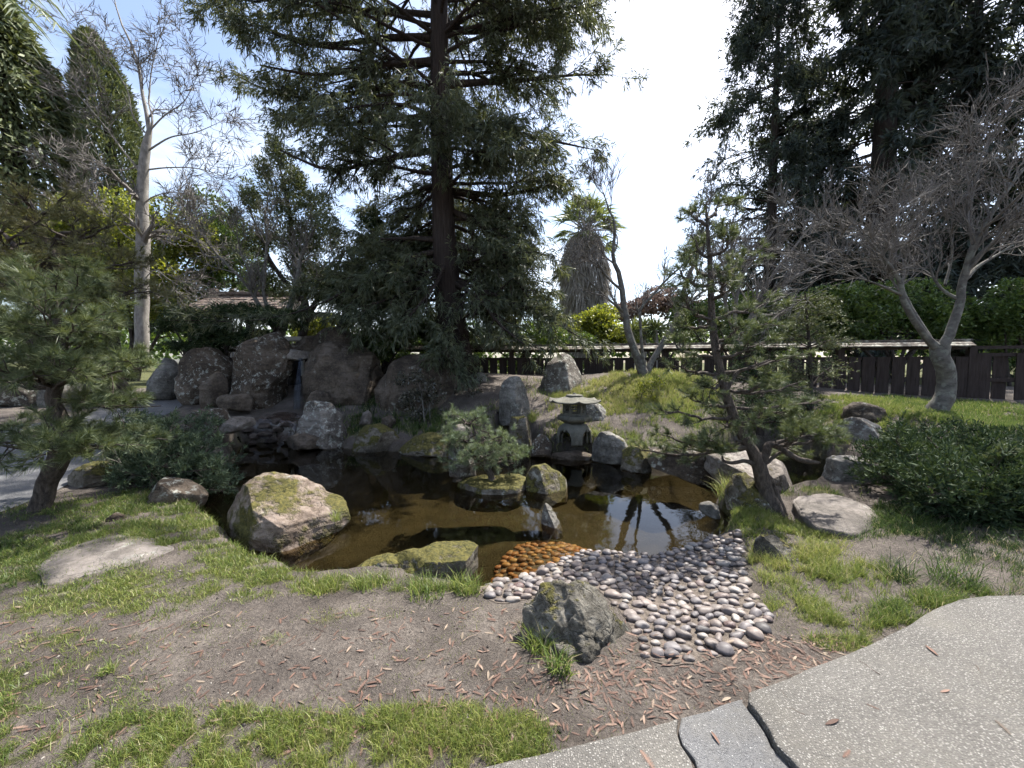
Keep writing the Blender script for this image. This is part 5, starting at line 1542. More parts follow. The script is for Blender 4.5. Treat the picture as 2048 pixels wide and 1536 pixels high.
bushy('low dark yew-like branches spreading over the tall boulder', [(340, 640, 40, 18, 10.7), (400, 640, 45, 20, 10.6), (450, 650, 50, 22, 10.5), (390, 670, 50, 20, 10.5), (450, 685, 45, 20, 10.4), (520, 630, 45, 20, 10.4), (420, 700, 30, 14, 10.4), (570, 640, 40, 16, 10.5), (330, 660, 30, 16, 10.8), (480, 620, 40, 16, 10.6), (500, 665, 30, 12, 10.6), (360, 690, 30, 12, 10.6)], 10.5, LF_JUN, 17000, .12, .026, 'yew_tree', 'tree', hollow=.15)

# ================================================================ BARE TREES
def bare(label, limbs_px, bark=BK_GREY, lv=((9, 1.1), (7, .55), (5, .25)), up=.18, name='bare_tree', sides=14, curve=.03, wob=.12, ang=(.45, .95), k=22, tmin=.3, rmin=.0035, root_at=None, twig=BK_TWIG, t1min=.3, thin=1, skip0=0):
    paths = [pathpx(l, k) for l in limbs_px]
    paths = [(p, r if (i_ == 0 or thin == 1) else np.maximum(r * thin, .006)) for i_, (p, r) in enumerate(paths)]
    b = paths[0][0][0] if root_at is None else root_at
    root = thing(name, label, 'tree', b)
    a = Acc()
    for P, R in paths:
        P = P + .018 * np.stack([fbm(P * 3.3, 2, 3), fbm(P * 3.3, 2, 5), 0 * P[:, 0]], -1) * np.clip(R / .05, .3, 1.5)[:, None]
        trunk_mesh(a, P, R, sides if R[0] > .06 else 8, .05, 7, .10)
    P = np.stack([p for p, r in paths[skip0:]]); R = np.stack([r for p, r in paths[skip0:]])
    c = Acc()
    t0 = t1min
    for (m_, ln) in lv:
        P, R = spawn(P, R, m_, t0, 1.0, ln, ang, up, wob, 7 if ln > .9 else (5 if ln > .5 else 3), .55, curve, 1.0, rmin, lt=.35)
        if (m_, ln) == lv[-1]: slivers(c, P, R)
        else: tubes(c, P, R, 5 if ln > .8 else (4 if ln > .4 else 3))
        t0 = .15
    mk('trunk', a, bark, parent=root)
    mk('crown', c, twig, parent=root)
    return root
D = 9.6
bare('bare vase-shaped tree with three grey stems on the grassy mound', [
    [(1288, 752, D, .13), (1275, 715, D, .10), (1258, 670, D, .088), (1249, 620, D, .076), (1244, 580, D, .066), (1237, 542, D, .056), (1226, 515, D, .045), (1230, 450, D, .03), (1218, 420, D, .022), (1207, 385, D, .01)],
    [(1290, 752, D, .12), (1284, 700, D - .1, .07), (1281, 650, D - .2, .06), (1281, 618, D - .2, .055), (1310, 585, D - .2, .05), (1341, 552, D - .2, .04), (1385, 510, D - .3, .03), (1420, 440, D - .3, .012)],
    [(1292, 752, D, .16), (1305, 720, D + .1, .13), (1337, 668, D + .2, .12), (1352, 640, D + .2, .11), (1373, 565, D + .3, .09), (1392, 520, D + .3, .07), (1410, 470, D + .4, .04), (1420, 400, D + .4, .012)],
    [(1243, 580, D, .07), (1220, 560, D - .2, .05), (1200, 533, D - .3, .045), (1180, 500, D - .4, .035), (1165, 470, D - .4, .015)],
    [(1248, 626, D, .07), (1235, 612, D - .2, .055), (1222, 603, D - .3, .05), (1183, 566, D - .5, .035), (1139, 524, D - .6, .012)],
    [(1345, 655, D + .2, .08), (1385, 600, D + .4, .06), (1440, 560, D + .5, .04), (1500, 500, D + .6, .012)]],
     lv=((9, 1.0), (7, .6), (5, .35)), up=.3, rmin=.005, thin=.55)
D = 7.3
bare('bare smooth-barked maple with an S-shaped trunk on the mound before the fence', [
    [(1870, 840, D, .20), (1876, 815, D, .155), (1893, 775, D, .135), (1893, 745, D, .13), (1880, 712, D, .135), (1882, 690, D, .135)],
    [(1880, 705, D, .15), (1900, 665, D, .13), (1916, 620, D, .115), (1926, 570, D, .10), (1945, 500, D - .1, .085), (1975, 440, D - .2, .065), (2015, 380, D - .3, .045), (2080, 300, D - .4, .015)],
    [(1878, 700, D, .14), (1850, 672, D, .10), (1825, 635, D, .085), (1806, 600, D, .08), (1797, 560, D, .065), (1770, 520, D - .1, .05), (1735, 480, D - .2, .035), (1690, 430, D - .3, .012)],
    [(1862, 685, D, .10), (1840, 650, D + .1, .09), (1818, 610, D + .2, .075), (1800, 570, D + .3, .06), (1788, 520, D + .3, .05), (1800, 460, D + .4, .035), (1830, 400, D + .5, .012)],
    [(1922, 600, D, .07), (1900, 590, D + .1, .05), (1878, 572, D + .2, .04), (1862, 540, D + .3, .03), (1850, 470, D + .3, .012)],
    [(1930, 560, D, .07), (1960, 530, D + .1, .05), (2010, 500, D + .2, .035), (2080, 450, D + .2, .012)],
    [(1950, 490, D, .06), (1940, 430, D + .2, .045), (1955, 350, D + .3, .03), (1990, 260, D + .4, .01)],
    [(1803, 590, D, .05), (1770, 575, D - .2, .035), (1730, 560, D - .3, .025), (1650, 540, D - .4, .01)],
    [(1890, 570, D + .2, .04), (1905, 500, D + .4, .03), (1895, 420, D + .5, .02), (1920, 330, D + .6, .01)]],
     lv=((11, 1.5), (8, .8), (6, .42)), up=.10, t1min=.35, rmin=.0045, thin=.58, ang=(.35, .85), wob=.14, curve=.015, skip0=1)
D = 13.0
bare('tall pale-trunked bare tree with fine twigs against the blue sky', [
    [(283, 705, D, .20), (284, 640, D, .185), (285, 560, D, .19), (286, 480, D, .18), (284, 400, D, .155), (287, 340, D, .14), (292, 290, D, .12), (299, 262, D, .075), (292, 220, D, .052), (282, 170, D, .042), (272, 110, D, .034), (240, 40, D, .022), (225, -20, D, .01)],
    [(295, 285, D, .10), (305, 240, D, .07), (298, 200, D + .3, .055), (305, 130, D + .4, .04), (318, 80, D + .4, .025), (340, 30, D + .5, .01)],
    [(285, 350, D, .10), (262, 320, D - .2, .07), (245, 300, D - .3, .055), (200, 240, D - .4, .035), (130, 160, D - .6, .012)],
    [(290, 265, D, .07), (265, 230, D - .2, .05), (250, 170, D - .3, .035), (190, 90, D - .4, .02), (110, 20, D - .5, .008)],
    [(298, 300, D, .07), (340, 275, D, .05), (390, 265, D, .035), (450, 240, D, .01)],
    [(292, 340, D, .07), (340, 335, D + .2, .05), (400, 338, D + .3, .035), (470, 360, D + .3, .01)],
    [(290, 405, D, .06), (310, 392, D - .3, .045), (350, 385, D - .5, .03), (420, 400, D - .6, .01)],
    [(286, 490, D, .06), (250, 470, D - .3, .045), (215, 430, D - .5, .03), (150, 380, D - .7, .01)],
    [(288, 470, D, .05), (320, 460, D - .3, .04), (370, 470, D - .5, .03), (430, 500, D - .6, .01)],
    [(285, 330, D, .06), (240, 340, D + .3, .045), (180, 330, D + .4, .03), (90, 300, D + .4, .01)],
    [(288, 560, D, .04), (310, 540, D - .3, .03), (340, 560, D - .5, .02), (400, 600, D - .6, .01)],
    [(300, 260, D, .06), (330, 230, D - .2, .045), (370, 200, D - .3, .03), (400, 140, D - .3, .01)]],
     bark=BK_PALE, lv=((11, 1.5), (8, .75), (5, .4)), up=.06, t1min=.3, rmin=.007, thin=.42, ang=(.45, 1.0), curve=0.0, wob=.16)
D = 10.9
bare('bare multi-stemmed shrub tree rising behind the tall boulder', [
    [(562, 672, D, .10), (572, 640, D, .085), (583, 600, D, .075), (596, 550, D, .06), (606, 500, D, .04), (640, 440, D, .012)],
    [(560, 672, D, .07), (530, 600, D, .06), (530, 540, D, .05), (534, 480, D, .04), (530, 430, D, .03), (545, 380, D, .01)],
    [(556, 672, D, .06), (510, 595, D - .1, .05), (480, 555, D - .2, .045), (440, 515, D - .3, .035), (405, 470, D - .4, .025), (385, 400, D - .4, .01)],
    [(556, 672, D, .06), (505, 590, D + .1, .045), (498, 545, D + .1, .035), (480, 500, D + .2, .025), (470, 430, D + .2, .01)],
    [(570, 650, D, .05), (620, 590, D + .2, .045), (650, 540, D + .3, .035), (690, 500, D + .3, .01)],
    [(440, 515, D - .3, .03), (410, 510, D - .4, .025), (395, 480, D - .5, .02), (380, 420, D - .5, .01)]],
     lv=((9, 1.1), (8, .6), (5, .32)), up=.25, t1min=.25, bark=BK_GREY, rmin=.0055, thin=.8)
D = 12.6
bare('spreading bare shrub of purplish twigs beyond the fence behind the leaning pine', [
    [(1480, 700, D, .08), (1500, 640, D, .07), (1540, 560, D, .05), (1600, 480, D, .03), (1640, 430, D, .01)],
    [(1480, 700, D, .07), (1470, 620, D, .06), (1490, 540, D, .045), (1540, 470, D, .03), (1580, 410, D, .01)],
    [(1480, 700, D, .07), (1520, 620, D, .06), (1580, 560, D, .045), (1640, 530, D, .03), (1690, 500, D, .01)],
    [(1480, 700, D, .06), (1450, 600, D, .05), (1460, 520, D, .04), (1490, 440, D, .01)]],
     lv=((12, 1.4), (9, .8), (6, .4)), up=.15, t1min=.2, bark=BK_TWIG, rmin=.006, ang=(.3, .7))

# ================================================================ PINES
def pine(label, trunk_px, limbs_px, lf, nL, nW, q, tuft_n=3, lv=((7, .34), (4, .16)), name='pine_tree', bark=BK_PINE, spread=(.25, 1.15), up=.25, sides=18, flat=.35, knob=.16, kt=34, ang=(.4, 1.0)):
    paths = [pathpx(t, kt) for t in trunk_px]
    root = thing(name, label, 'tree', paths[0][0][0])
    a = Acc()
    for P, R in paths:
        P = P + .02 * np.stack([fbm(P * 6, 2, 3), fbm(P * 6, 2, 5), 0 * P[:, 0]], -1) * np.clip(R / .05, .2, 1.2)[:, None]
        trunk_mesh(a, P, R, sides, .12, 9, knob)
    lim = [pathpx(l, 12) for l in limbs_px]
    LP = np.stack([l[0] for l in lim]); LR = np.stack([l[1] for l in lim])
    n_ = LP.shape[0]
    wob = np.cumsum(rng.normal(size=LP.shape) * .012, axis=1); LP = LP + wob
    tubes(a, LP, LR, 7)
    c = Acc()
    P, R = LP, LR
    first = True
    for (m_, ln) in lv:
        P, R = spawn(P, R, m_, .35 if first else .2, 1.0, ln, ang, up, .16, 5 if first else 3, .55, .03, flat, .003, lt=.3)
        if first: tubes(a, P, R, 4)
        else: slivers(a, P, R)
        first = False
    mk('trunk', a, bark, parent=root)
    tip = P[:, -1]; ax = nrm(P[:, -1] - P[:, -2]) + np.array([0, 0, .35])
    needles(c, tip, ax, q, nL, nW, spread)
    pos, T = along(P, tuft_n, .25, 1.0)
    needles(c, pos, T + np.array([0, 0, .45]), q, nL, nW, spread)
    mk('crown', c, lf, parent=root)
    return root

def tier(cx, cy, d, rx, dy, n, rise=0.0, r=.02, start=None):
    """limbs fanning round a trunk point (px) into a flat pad; rx in metres"""
    out = []
    for k in range(n):
        az = 2 * math.pi * (k + rng.uniform(-.35, .35)) / n
        rr = rx * rng.uniform(.7, 1.1)
        dd = d + rr * math.sin(az)
        ex = cx + rr * math.cos(az) / dd * FPX
        sx_, sy_ = start if start else (cx, cy + dy)
        ey = cy + rng.uniform(-10, 10)
        eyd = 725 + (ey - 725) * d / dd
        out.append([(sx_, sy_, d, r), (sx_ * .6 + ex * .4 + rng.uniform(-8, 8), sy_ * .55 + eyd * .45 + rise, d * .6 + dd * .4, r * .7), (ex, eyd, dd, r * .3)])
    return out
D = 3.95
pine('layered pine with a gnarled dark trunk on the near bank by the path', [[(72, 1075, D, .13), (82, 1048, D, .10), (80, 1015, D, .082), (92, 975, D, .08), (108, 935, D, .086), (125, 900, D, .082), (122, 865, D, .075), (112, 820, D, .06), (103, 790, D, .055), (112, 755, D, .05), (118, 700, D, .04), (112, 640, D, .03), (110, 590, D, .012)]],
     tier(70, 872, D, .80, 30, 9, 6, .022, (118, 890)) + tier(210, 868, D - .1, .5, 20, 5, 4, .018, (122, 885)) + tier(40, 735, D, .75, 30, 9, 4, .02, (108, 775)) + tier(190, 725, D, .62, 30, 7, 4, .02, (108, 770)) + tier(120, 640, D, .72, 40, 9, 4, .016, (116, 715)) + tier(20, 650, D + .2, .6, 40, 5, 4, .014, (116, 690)) + tier(120, 575, D, .5, 40, 7, 0, .012, (112, 640)) + tier(240, 808, D + .1, .4, 10, 4, 0, .014, (110, 800)),
     LF_PINE, .105, .0055, 13, 3, ((6, .28), (4, .12)), up=.06, flat=.22, knob=.28, ang=(.5, 1.2))
D = 4.15
LIMR = []
for (ex, ey, dd, sx_, sy_) in [(1385, 470, .2, 1420, 520), (1460, 455, -.1, 1418, 510), (1400, 420, .1, 1416, 450), (1440, 410, .3, 1416, 440), (1360, 540, 0, 1420, 570), (1370, 500, .3, 1420, 545), (1500, 520, .1, 1420, 560), (1480, 560, -.3, 1424, 600), (1345, 600, -.1, 1424, 640), (1380, 640, .3, 1428, 660), (1520, 600, .2, 1426, 640),
                               (1560, 640, .1, 1430, 690), (1540, 680, -.3, 1434, 720), (1480, 660, -.4, 1432, 700), (1360, 690, .2, 1434, 720), (1350, 730, -.2, 1438, 750), (1400, 760, -.4, 1442, 770), (1580, 720, .2, 1440, 750), (1600, 760, 0, 1446, 780), (1530, 770, -.4, 1448, 785), (1380, 800, .1, 1456, 810),
                               (1340, 830, -.2, 1462, 830), (1640, 800, .2, 1455, 810), (1560, 830, -.35, 1470, 850), (1620, 840, .1, 1520, 930), (1680, 850, .0, 1545, 890), (1590, 870, -.35, 1545, 890), (1650, 880, -.2, 1550, 890), (1400, 870, -.2, 1495, 890), (1340, 890, 0, 1495, 895), (1280, 900, .1, 1490, 895), (1310, 870, .3, 1485, 880), (1430, 880, -.45, 1500, 895), (1370, 900, .35, 1495, 895), (1500, 850, -.5, 1475, 850), (1440, 840, .4, 1468, 840), (1580, 900, .3, 1545, 890)]:
    LIMR.append([(sx_, sy_, D, .02), (sx_ * .5 + ex * .5 + rng.uniform(-12, 12), sy_ * .5 + ey * .5 + rng.uniform(0, 16), D + dd * .5, .016), (ex, ey, D + dd, .007)])
pine('leaning slender pine with a twisted forked trunk above the pebble beach', [[(1575, 1062, D, .13), (1556, 1042, D, .095), (1540, 1005, D, .08), (1528, 965, D, .076), (1518, 930, D, .07), (1502, 898, D, .055), (1480, 862, D, .05), (1466, 826, D, .047), (1450, 785, D, .045), (1438, 735, D, .04), (1430, 690, D, .038), (1424, 625, D, .034), (1420, 545, D, .026), (1416, 470, D, .016), (1412, 405, D, .006)],
     [(1570, 1050, D + .03, .06), (1558, 1010, D + .05, .05), (1545, 975, D + .06, .045), (1530, 950, D + .03, .045)],
     [(1518, 940, D, .05), (1530, 910, D, .042), (1538, 890, D, .038), (1560, 895, D, .032), (1590, 915, D - .1, .028), (1615, 922, D - .15, .026), (1640, 926, D - .2, .012)],
     [(1515, 930, D, .03), (1490, 922, D - .05, .02), (1465, 926, D - .1, .018), (1448, 922, D - .1, .013), (1444, 912, D - .1, .008)],
     [(1448, 785, D, .03), (1458, 770, D, .024), (1475, 745, D, .02), (1500, 735, D - .1, .014), (1540, 720, D - .1, .008)]],
     LIMR, LF_PINE, .070, .0045, 14, 3, ((6, .24), (4, .11)), flat=.45, up=.12, knob=.14, sides=16)
D = 7.6
pine('old brownish pine with bare inner limbs behind the layered pine', [[(112, 720, D, .10), (110, 600, D, .085), (108, 520, D, .075), (102, 495, D, .07), (80, 470, D, .055), (60, 445, D, .045), (72, 430, D, .03), (60, 400, D, .012)], [(105, 500, D, .05), (120, 470, D, .045), (150, 465, D, .035), (190, 450, D, .012)], [(60, 700, D, .08), (62, 600, D, .06), (45, 520, D, .05), (10, 470, D, .03), (-30, 450, D, .012)]],
     tier(70, 425, D, 1.1, 15, 8, 0, .03) + tier(150, 470, D, 1.0, 15, 8, 0, .03) + tier(10, 480, D, 1.0, 15, 7, 0, .03) + tier(80, 530, D, 1.2, 15, 8, 0, .03) + tier(190, 530, D, 1.0, 10, 7, 0, .025) + tier(230, 585, D - .3, .9, 10, 7, 0, .025) + tier(20, 560, D, 1.2, 10, 8, 0, .025) + tier(120, 600, D, 1.1, 10, 7, 0, .025),
     LF_PINEO, .10, .007, 10, 3, ((6, .5), (4, .22)))
D = 5.35
pine('small spreading pine growing on the flat island stone', [[(985, 962, D, .05), (980, 945, D, .042), (965, 925, D, .04), (950, 905, D - .05, .035), (955, 880, D, .025), (945, 850, D, .01)], [(970, 940, D, .03), (1000, 925, D, .022), (1030, 920, D, .01)]],
     tier(940, 835, D, .25, 15, 6, 0, .012) + tier(930, 870, D, .35, 15, 7, 0, .012) + tier(985, 870, D, .28, 15, 6, 0, .012) + tier(960, 905, D - .1, .36, 10, 8, 0, .012) + tier(1010, 905, D, .3, 10, 7, 0, .012) + tier(900, 880, D, .2, 8, 5, 0, .01) + tier(1030, 915, D, .2, 8, 5, 0, .01) + tier(925, 915, D - .15, .2, 8, 5, 0, .01),
     LF_PINEB, .070, .0042, 12, 2, ((4, .18), (3, .09)), up=.1, flat=.3)
D = 3.9
pine('yellowish young pine sprig reaching in at the frame edge before the juniper', [[(2110, 1060, D, .03), (2070, 1000, D, .022), (2040, 980, D, .014), (2015, 965, D, .011), (2003, 945, D, .008)], [(2040, 978, D, .01), (2058, 955, D, .008), (2050, 935, D, .005)]],
     [[(2005, 950, D, .007), (1998, 935, D, .006), (1993, 925, D, .003)], [(2010, 945, D, .007), (2015, 925, D, .006), (2020, 910, D, .003)], [(2050, 940, D, .006), (2050, 920, D, .005), (2055, 905, D, .003)], [(2040, 960, D, .006), (2035, 940, D, .005), (2030, 925, D, .003)]],
     LF_PINE, .075, .004, 16, 4, ((6, .10), (3, .05)))

# ---- low junipers
def juniper(label, tips, base, lf, leafL, leafW, q, name='juniper_shrub', m1=10, m2=7, l1=.35, l2=.15, stem_r=.014, up=.35, jb=.35):
    b = G(*base)
    root = thing(name, label, 'shrub', b)
    st = []; sr = []
    for (px, py, d) in tips:
        e = W(float(px), float(py), d)
        mid = b * .5 + e * .5 + rng.normal(size=3) * .08; mid[2] = max(mid[2], float(terrain(mid[0:1], mid[1:2])[0]) + .04)
        bb = b * .62 + e * .38 + rng.normal(size=3) * [jb, jb * .5, 0]; bb[2] = float(terrain(bb[0:1], bb[1:2])[0]) - .02
        st.append(resample([bb, mid, e], 10)); sr.append(np.linspace(stem_r, .005, 10))
    st = np.array(st); sr = np.array(sr)
    a = Acc(); tubes(a, st, sr, 6)
    B, R = spawn(st, sr, m1, .18, 1, l1, (.4, 1.0), up, .15, 5, .5, .02, .8, .004, lt=.25); slivers(a, B, R)
    B2, R2 = spawn(B, R, m2, .2, 1, l2, (.4, 1.0), up * .6, .12, 4, .5, .04, 1, .003, lt=.2)
    mk('stem', a, BK_PINE, parent=root)
    c = Acc(); pos, T = along(B2, q, .1, 1.0)
    leaves(c, pos, T * .8 + rng.normal(size=T.shape) * .55 + [0, 0, .12], leafL, leafW)
    mk('crown', c, lf, parent=root)
    return root
tips = [(rng.uniform(270, 460), rng.uniform(845, 960), rng.uniform(4.7, 6.1)) for _ in range(46)] + [(rng.uniform(340, 470), rng.uniform(870, 990), rng.uniform(4.7, 5.4)) for _ in range(18)] + [(rng.uniform(225, 330), rng.uniform(840, 900), rng.uniform(5.3, 6.3)) for _ in range(14)]
juniper('low blue-green juniper sprawling over the water with bare twisted stems', tips, (235, 985), LF_JUNB, .062, .012, 13, l1=.30, l2=.14, m1=9, m2=6)
tips = [(rng.uniform(1730, 2120), rng.uniform(872, 985), rng.uniform(4.1, 5.6)) for _ in range(84)] + [(rng.uniform(1790, 2130), rng.uniform(945, 1045), rng.uniform(3.5, 4.3)) for _ in range(72)] + [(rng.uniform(1740, 1850), rng.uniform(880, 945), rng.uniform(5.4, 6.2)) for _ in range(16)]
juniper('broad dark green juniper covering the slope of the grassy mound', tips, (1960, 1030), LF_JUN, .068, .0155, 9, l1=.36, l2=.17, m1=10, m2=6)

# bare stems of the sprawling juniper
for o_ in [o for o in COL.objects if o.name == 'juniper_shrub']:
    a = Acc()
    for s_ in ([(205, 992, 4.7, .03), (240, 972, 4.7, .028), (262, 955, 4.75, .026), (285, 935, 4.8, .022), (320, 915, 4.9, .015), (370, 900, 5.0, .008)], [(248, 968, 4.7, .022), (246, 935, 4.75, .02), (232, 915, 4.8, .016), (215, 905, 4.85, .008)], [(262, 955, 4.7, .02), (300, 950, 4.75, .018), (340, 930, 4.8, .012), (390, 925, 4.85, .007)], [(285, 936, 4.75, .016), (300, 905, 4.8, .012), (330, 880, 4.9, .007)]):
        P, R = pathpx(s_, 20); tubes(a, P[None], R[None], 8)
        B, RB = spawn(P[None], R[None], 10, .3, 1, .28, (.5, 1.1), .2, .2, 6, .45, 0, 1, .004); tubes(a, B, RB, 4)
    mk('branch', a, BK_GREY, parent=o_)

# ---- azalea, small fir, seedlings
bushy('glossy-leaved azalea in front of the dark boulder at the redwood foot', [(808, 755, 18, 16), (835, 752, 22, 18), (860, 765, 20, 18), (820, 785, 22, 18), (848, 800, 22, 20), (870, 790, 16, 16), (838, 832, 24, 16), (860, 845, 16, 14), (810, 810, 16, 14), (880, 830, 10, 10)], 8.35, LF_AZA, 2300, .06, .034, 'azalea_shrub', 'shrub', hollow=.1, bark=BK_GREY)
bushy('small leafless-looking azalea at the side of the redwood trunk', [(925, 775, 16, 12), (945, 768, 14, 12), (955, 785, 14, 10), (935, 795, 14, 10)], 9.1, LF_AZA, 500, .06, .03, 'azalea_shrub', 'shrub', hollow=.1, bark=BK_GREY)
bushy('thin yellowish shrub on the sunny grass mound', [(1290, 770, 18, 14), (1310, 765, 16, 14), (1300, 790, 18, 14), (1275, 790, 12, 10)], 8.3, LF_YEL, 500, .06, .025, 'shrub', 'shrub', hollow=.1, bark=BK_GREY)
def small_fir(label, px, d, py_top, py_base, w_px, lf, n=34, name='fir_tree', lean=0):
    b = W(float(px), float(py_base), d); t_ = W(float(px + lean), float(py_top), d)
    root = thing(name, label, 'tree', b)
    P = resample([b, (b + t_) / 2 + [.05, 0, 0], t_], 20); R = np.linspace(.07, .01, 20)
    a = Acc(); trunk_mesh(a, P, R, 10, .1, 4)
    wm = w_px / FPX * d
    LP, LR = spawn(P[None], R[None], n, .12, .97, wm, (1.0, 1.35), .05, .06, 8, .35, -.05, .3, .006, lt=.72); tubes(a, LP, LR, 4)
    B, RB = spawn(LP, LR, 9, .15, 1, wm * .34, (.6, 1.0), -.08, .08, 5, .5, -.05, .3, .004, lt=.4); tubes(a, B, RB, 3)
    mk('trunk', a, BK_DARK, parent=root)
    B2, R2 = spawn(B, RB, 5, .1, 1, wm * .14, (.6, 1.0), -.1, .1, 3, .5, -.05, .4, .003)
    c = Acc(); pos, T = along(np.concatenate([B2, B[:, ::2][:, :3]]), 8, .05, 1)
    leaves(c, pos, T + rng.normal(size=T.shape) * .5, .05, .012)
    mk('crown', c, lf, parent=root)
small_fir('drooping young fir in front of the fence beside the leaning pine', 1620, 8.0, 585, 850, 120, LF_CYP, 46, lean=-10)
small_fir('low blue-green fir branches below the leaning pine foliage', 1520, 7.2, 760, 870, 120, LF_JUN, 26)
small_fir('dark young fir behind the leaning pine near the fence', 1500, 8.6, 640, 820, 90, LF_JUN, 32)

# ---- fan palm with a skirt of dead fronds
D = 21.0
b = W(1168., 640., D)
palm = thing('fan_palm', 'fan palm with a thick skirt of dead grey fronds beyond the fence', 'palm', (b[0], D, .9))
zt = W(1168., 465., D)[2]
a = Acc(); tubes(a, np.array([[[b[0], D, .5], [b[0], D, zt * .5], [b[0], D, zt]]]), np.array([[.35, .33, .3]]), 12); mk('trunk', a, BK_PALE, parent=palm)
n = 11000
t = rng.random(n); z = 2.0 + (zt - 2.0) * t; az = rng.uniform(0, 2 * math.pi, n)
r_ = np.interp(t, [0, .3, .75, 1], [.7, 1.0, 1.22, .65]) * rng.uniform(.75, 1.05, n) * (1 + .12 * np.sin(az * 5))
c = Acc(); leaves(c, np.stack([b[0] + r_ * np.cos(az), D + r_ * np.sin(az), z], -1), np.stack([np.cos(az) * .25, np.sin(az) * .25, np.full(n, -1.0)], -1) + rng.normal(size=(n, 3)) * .18, .75, .05)
mk('dead_frond_skirt', c, LF_DEAD, parent=palm, kind='stuff')
c = Acc(); a = Acc()
for k in range(54):
    az = rng.uniform(0, 2 * math.pi); el = rng.uniform(-.5, 1.35)
    d_ = np.array([math.cos(az) * math.cos(el), math.sin(az) * math.cos(el), math.sin(el)])
    p0 = np.array([b[0], D, zt]); p1 = p0 + d_ * rng.uniform(.9, 1.5)
    tubes(a, np.array([[p0, (p0 + p1) / 2 + [0, 0, .05], p1]]), np.array([[.03, .025, .015]]), 4)
    s_ = nrm(np.cross(d_, [0, 0, 1.0])); up_ = np.cross(s_, d_)
    for w_ in np.linspace(-1.35, 1.35, 17):
        dd = d_ * math.cos(w_) + s_ * math.sin(w_)
        leaves(c, p1[None], (dd + up_ * .15)[None], .95, .075, .3)
mk('crown', c, LF_PALM, parent=palm); mk('frond_stalk', a, BK_PALE, parent=palm, kind='stuff')

# ---- yuccas beyond the fence
for k, (px, py, d, lab) in enumerate([(1265, 662, 14.5, 'spiky yucca rosette beyond the fence nearest the palm'), (1288, 655, 14.8, 'spiky yucca rosette beyond the fence between the vase-tree stems'), (1312, 660, 14.4, 'spiky yucca rosette beyond the fence by the thickest vase-tree stem')]):
    p = W(float(px), float(py), d)
    y = thing('yucca', lab, 'plant', (p[0], d, .95), 'yuccas beyond the fence')
    a = Acc(); tubes(a, np.array([[[p[0], d, .9], [p[0] + .05, d, (p[2] + .9) / 2], [p[0], d, p[2]]]]), np.array([[.09, .08, .07]]), 8); mk('stem', a, BK_PALE, parent=y)
    n = 150; v_ = nrm(rng.normal(size=(n, 3)) + [0, 0, .35])
    c = Acc(); leaves(c, np.repeat(p[None], n, 0) + v_ * .05, v_, .55, .05, .15); mk('crown', c, LF_PALM, parent=y)

# ---- palm fronds hanging into the upper corner
root_p = W(-230., -140., 9.0)
fp = thing('feather_palm', 'feather palm fronds hanging into the upper corner over the cypress', 'palm', (root_p[0], root_p[1], .3))
a = Acc(); tubes(a, np.array([[[root_p[0], 9.0, .2], [root_p[0], 9.0, root_p[2] / 2], root_p]]), np.array([[.3, .27, .25]]), 14); mk('trunk', a, BK_DARK, parent=fp)
for (ex, ey, ed) in [(112, 45, 8.6), (60, 40, 8.2), (40, -30, 8.8), (90, -10, 9.2), (-60, 60, 8.4), (-300, -300, 9.5), (-400, -100, 9.5)]:
    e = W(float(ex), float(ey), ed); mid = (root_p + e) / 2 + [0, 0, .55]
    P = resample([root_p, mid, e], 24)
    c = Acc(); tubes(c, P[None], np.linspace(.03, .006, 24)[None], 4)
    T = nrm(np.gradient(P, axis=0)); sd_ = nrm(np.cross(T, [0, 0, 1.0]))
    for s_ in (1, -1):
        for rep in range(3):
            pp = P[4:] + rng.normal(size=(20, 3)) * .01
            leaves(c, pp, T[4:] * .9 + sd_[4:] * s_ * .8 + [0, 0, -.25] + rng.normal(size=(20, 3)) * .12, .42, .028, .25)
    mk('frond', c, LF_PALM, parent=fp)

# ---- far tree line
L_ = []
for px in np.arange(-500, 2600, 70):
    L_.append((px + rng.uniform(-20, 20), 690 + rng.uniform(-16, 10), rng.uniform(45, 70), rng.uniform(25, 48), rng.uniform(34, 46)))
o_ = bushy('far tree line', L_, 40, LF_HED, 20000, .6, .38, 'far_woods', None, stems=False, base_z=.8)
for ch in list(o_.children):
    ch.parent = None; ch.location = o_.location; ch.name = 'far_woods'; tag(ch, None, None, None, 'stuff')
    ch['label'] = 'far green tree line beyond the garden fence'
bpy.data.objects.remove(o_)

# ================================================================ GRASS, TUFTS, LITTER
GR_L, nt, out = newmat('grass_blade')
at = nd(nt, 'ShaderNodeAttribute', attribute_name='rnd')
c = ramp(nt, at.outputs['Fac'], [(0.0, (.03, .055, .018)), (.35, (.10, .152, .036)), (.7, (.215, .25, .06)), (.92, (.33, .33, .095)), (1.0, (.36, .31, .18))])
b_ = nd(nt, 'ShaderNodeBsdfPrincipled', Roughness=.45); b_.inputs['Specular IOR Level'].default_value = .35
nt.links.new(c, b_.inputs['Base Color'])
t_ = nd(nt, 'ShaderNodeBsdfTranslucent'); nt.links.new(c, t_.inputs['Color'])
mx = nd(nt, 'ShaderNodeMixShader'); mx.inputs[0].default_value = .42
nt.links.new(b_.outputs[0], mx.inputs[1]); nt.links.new(t_.outputs[0], mx.inputs[2]); nt.links.new(mx.outputs[0], out.inputs['Surface'])

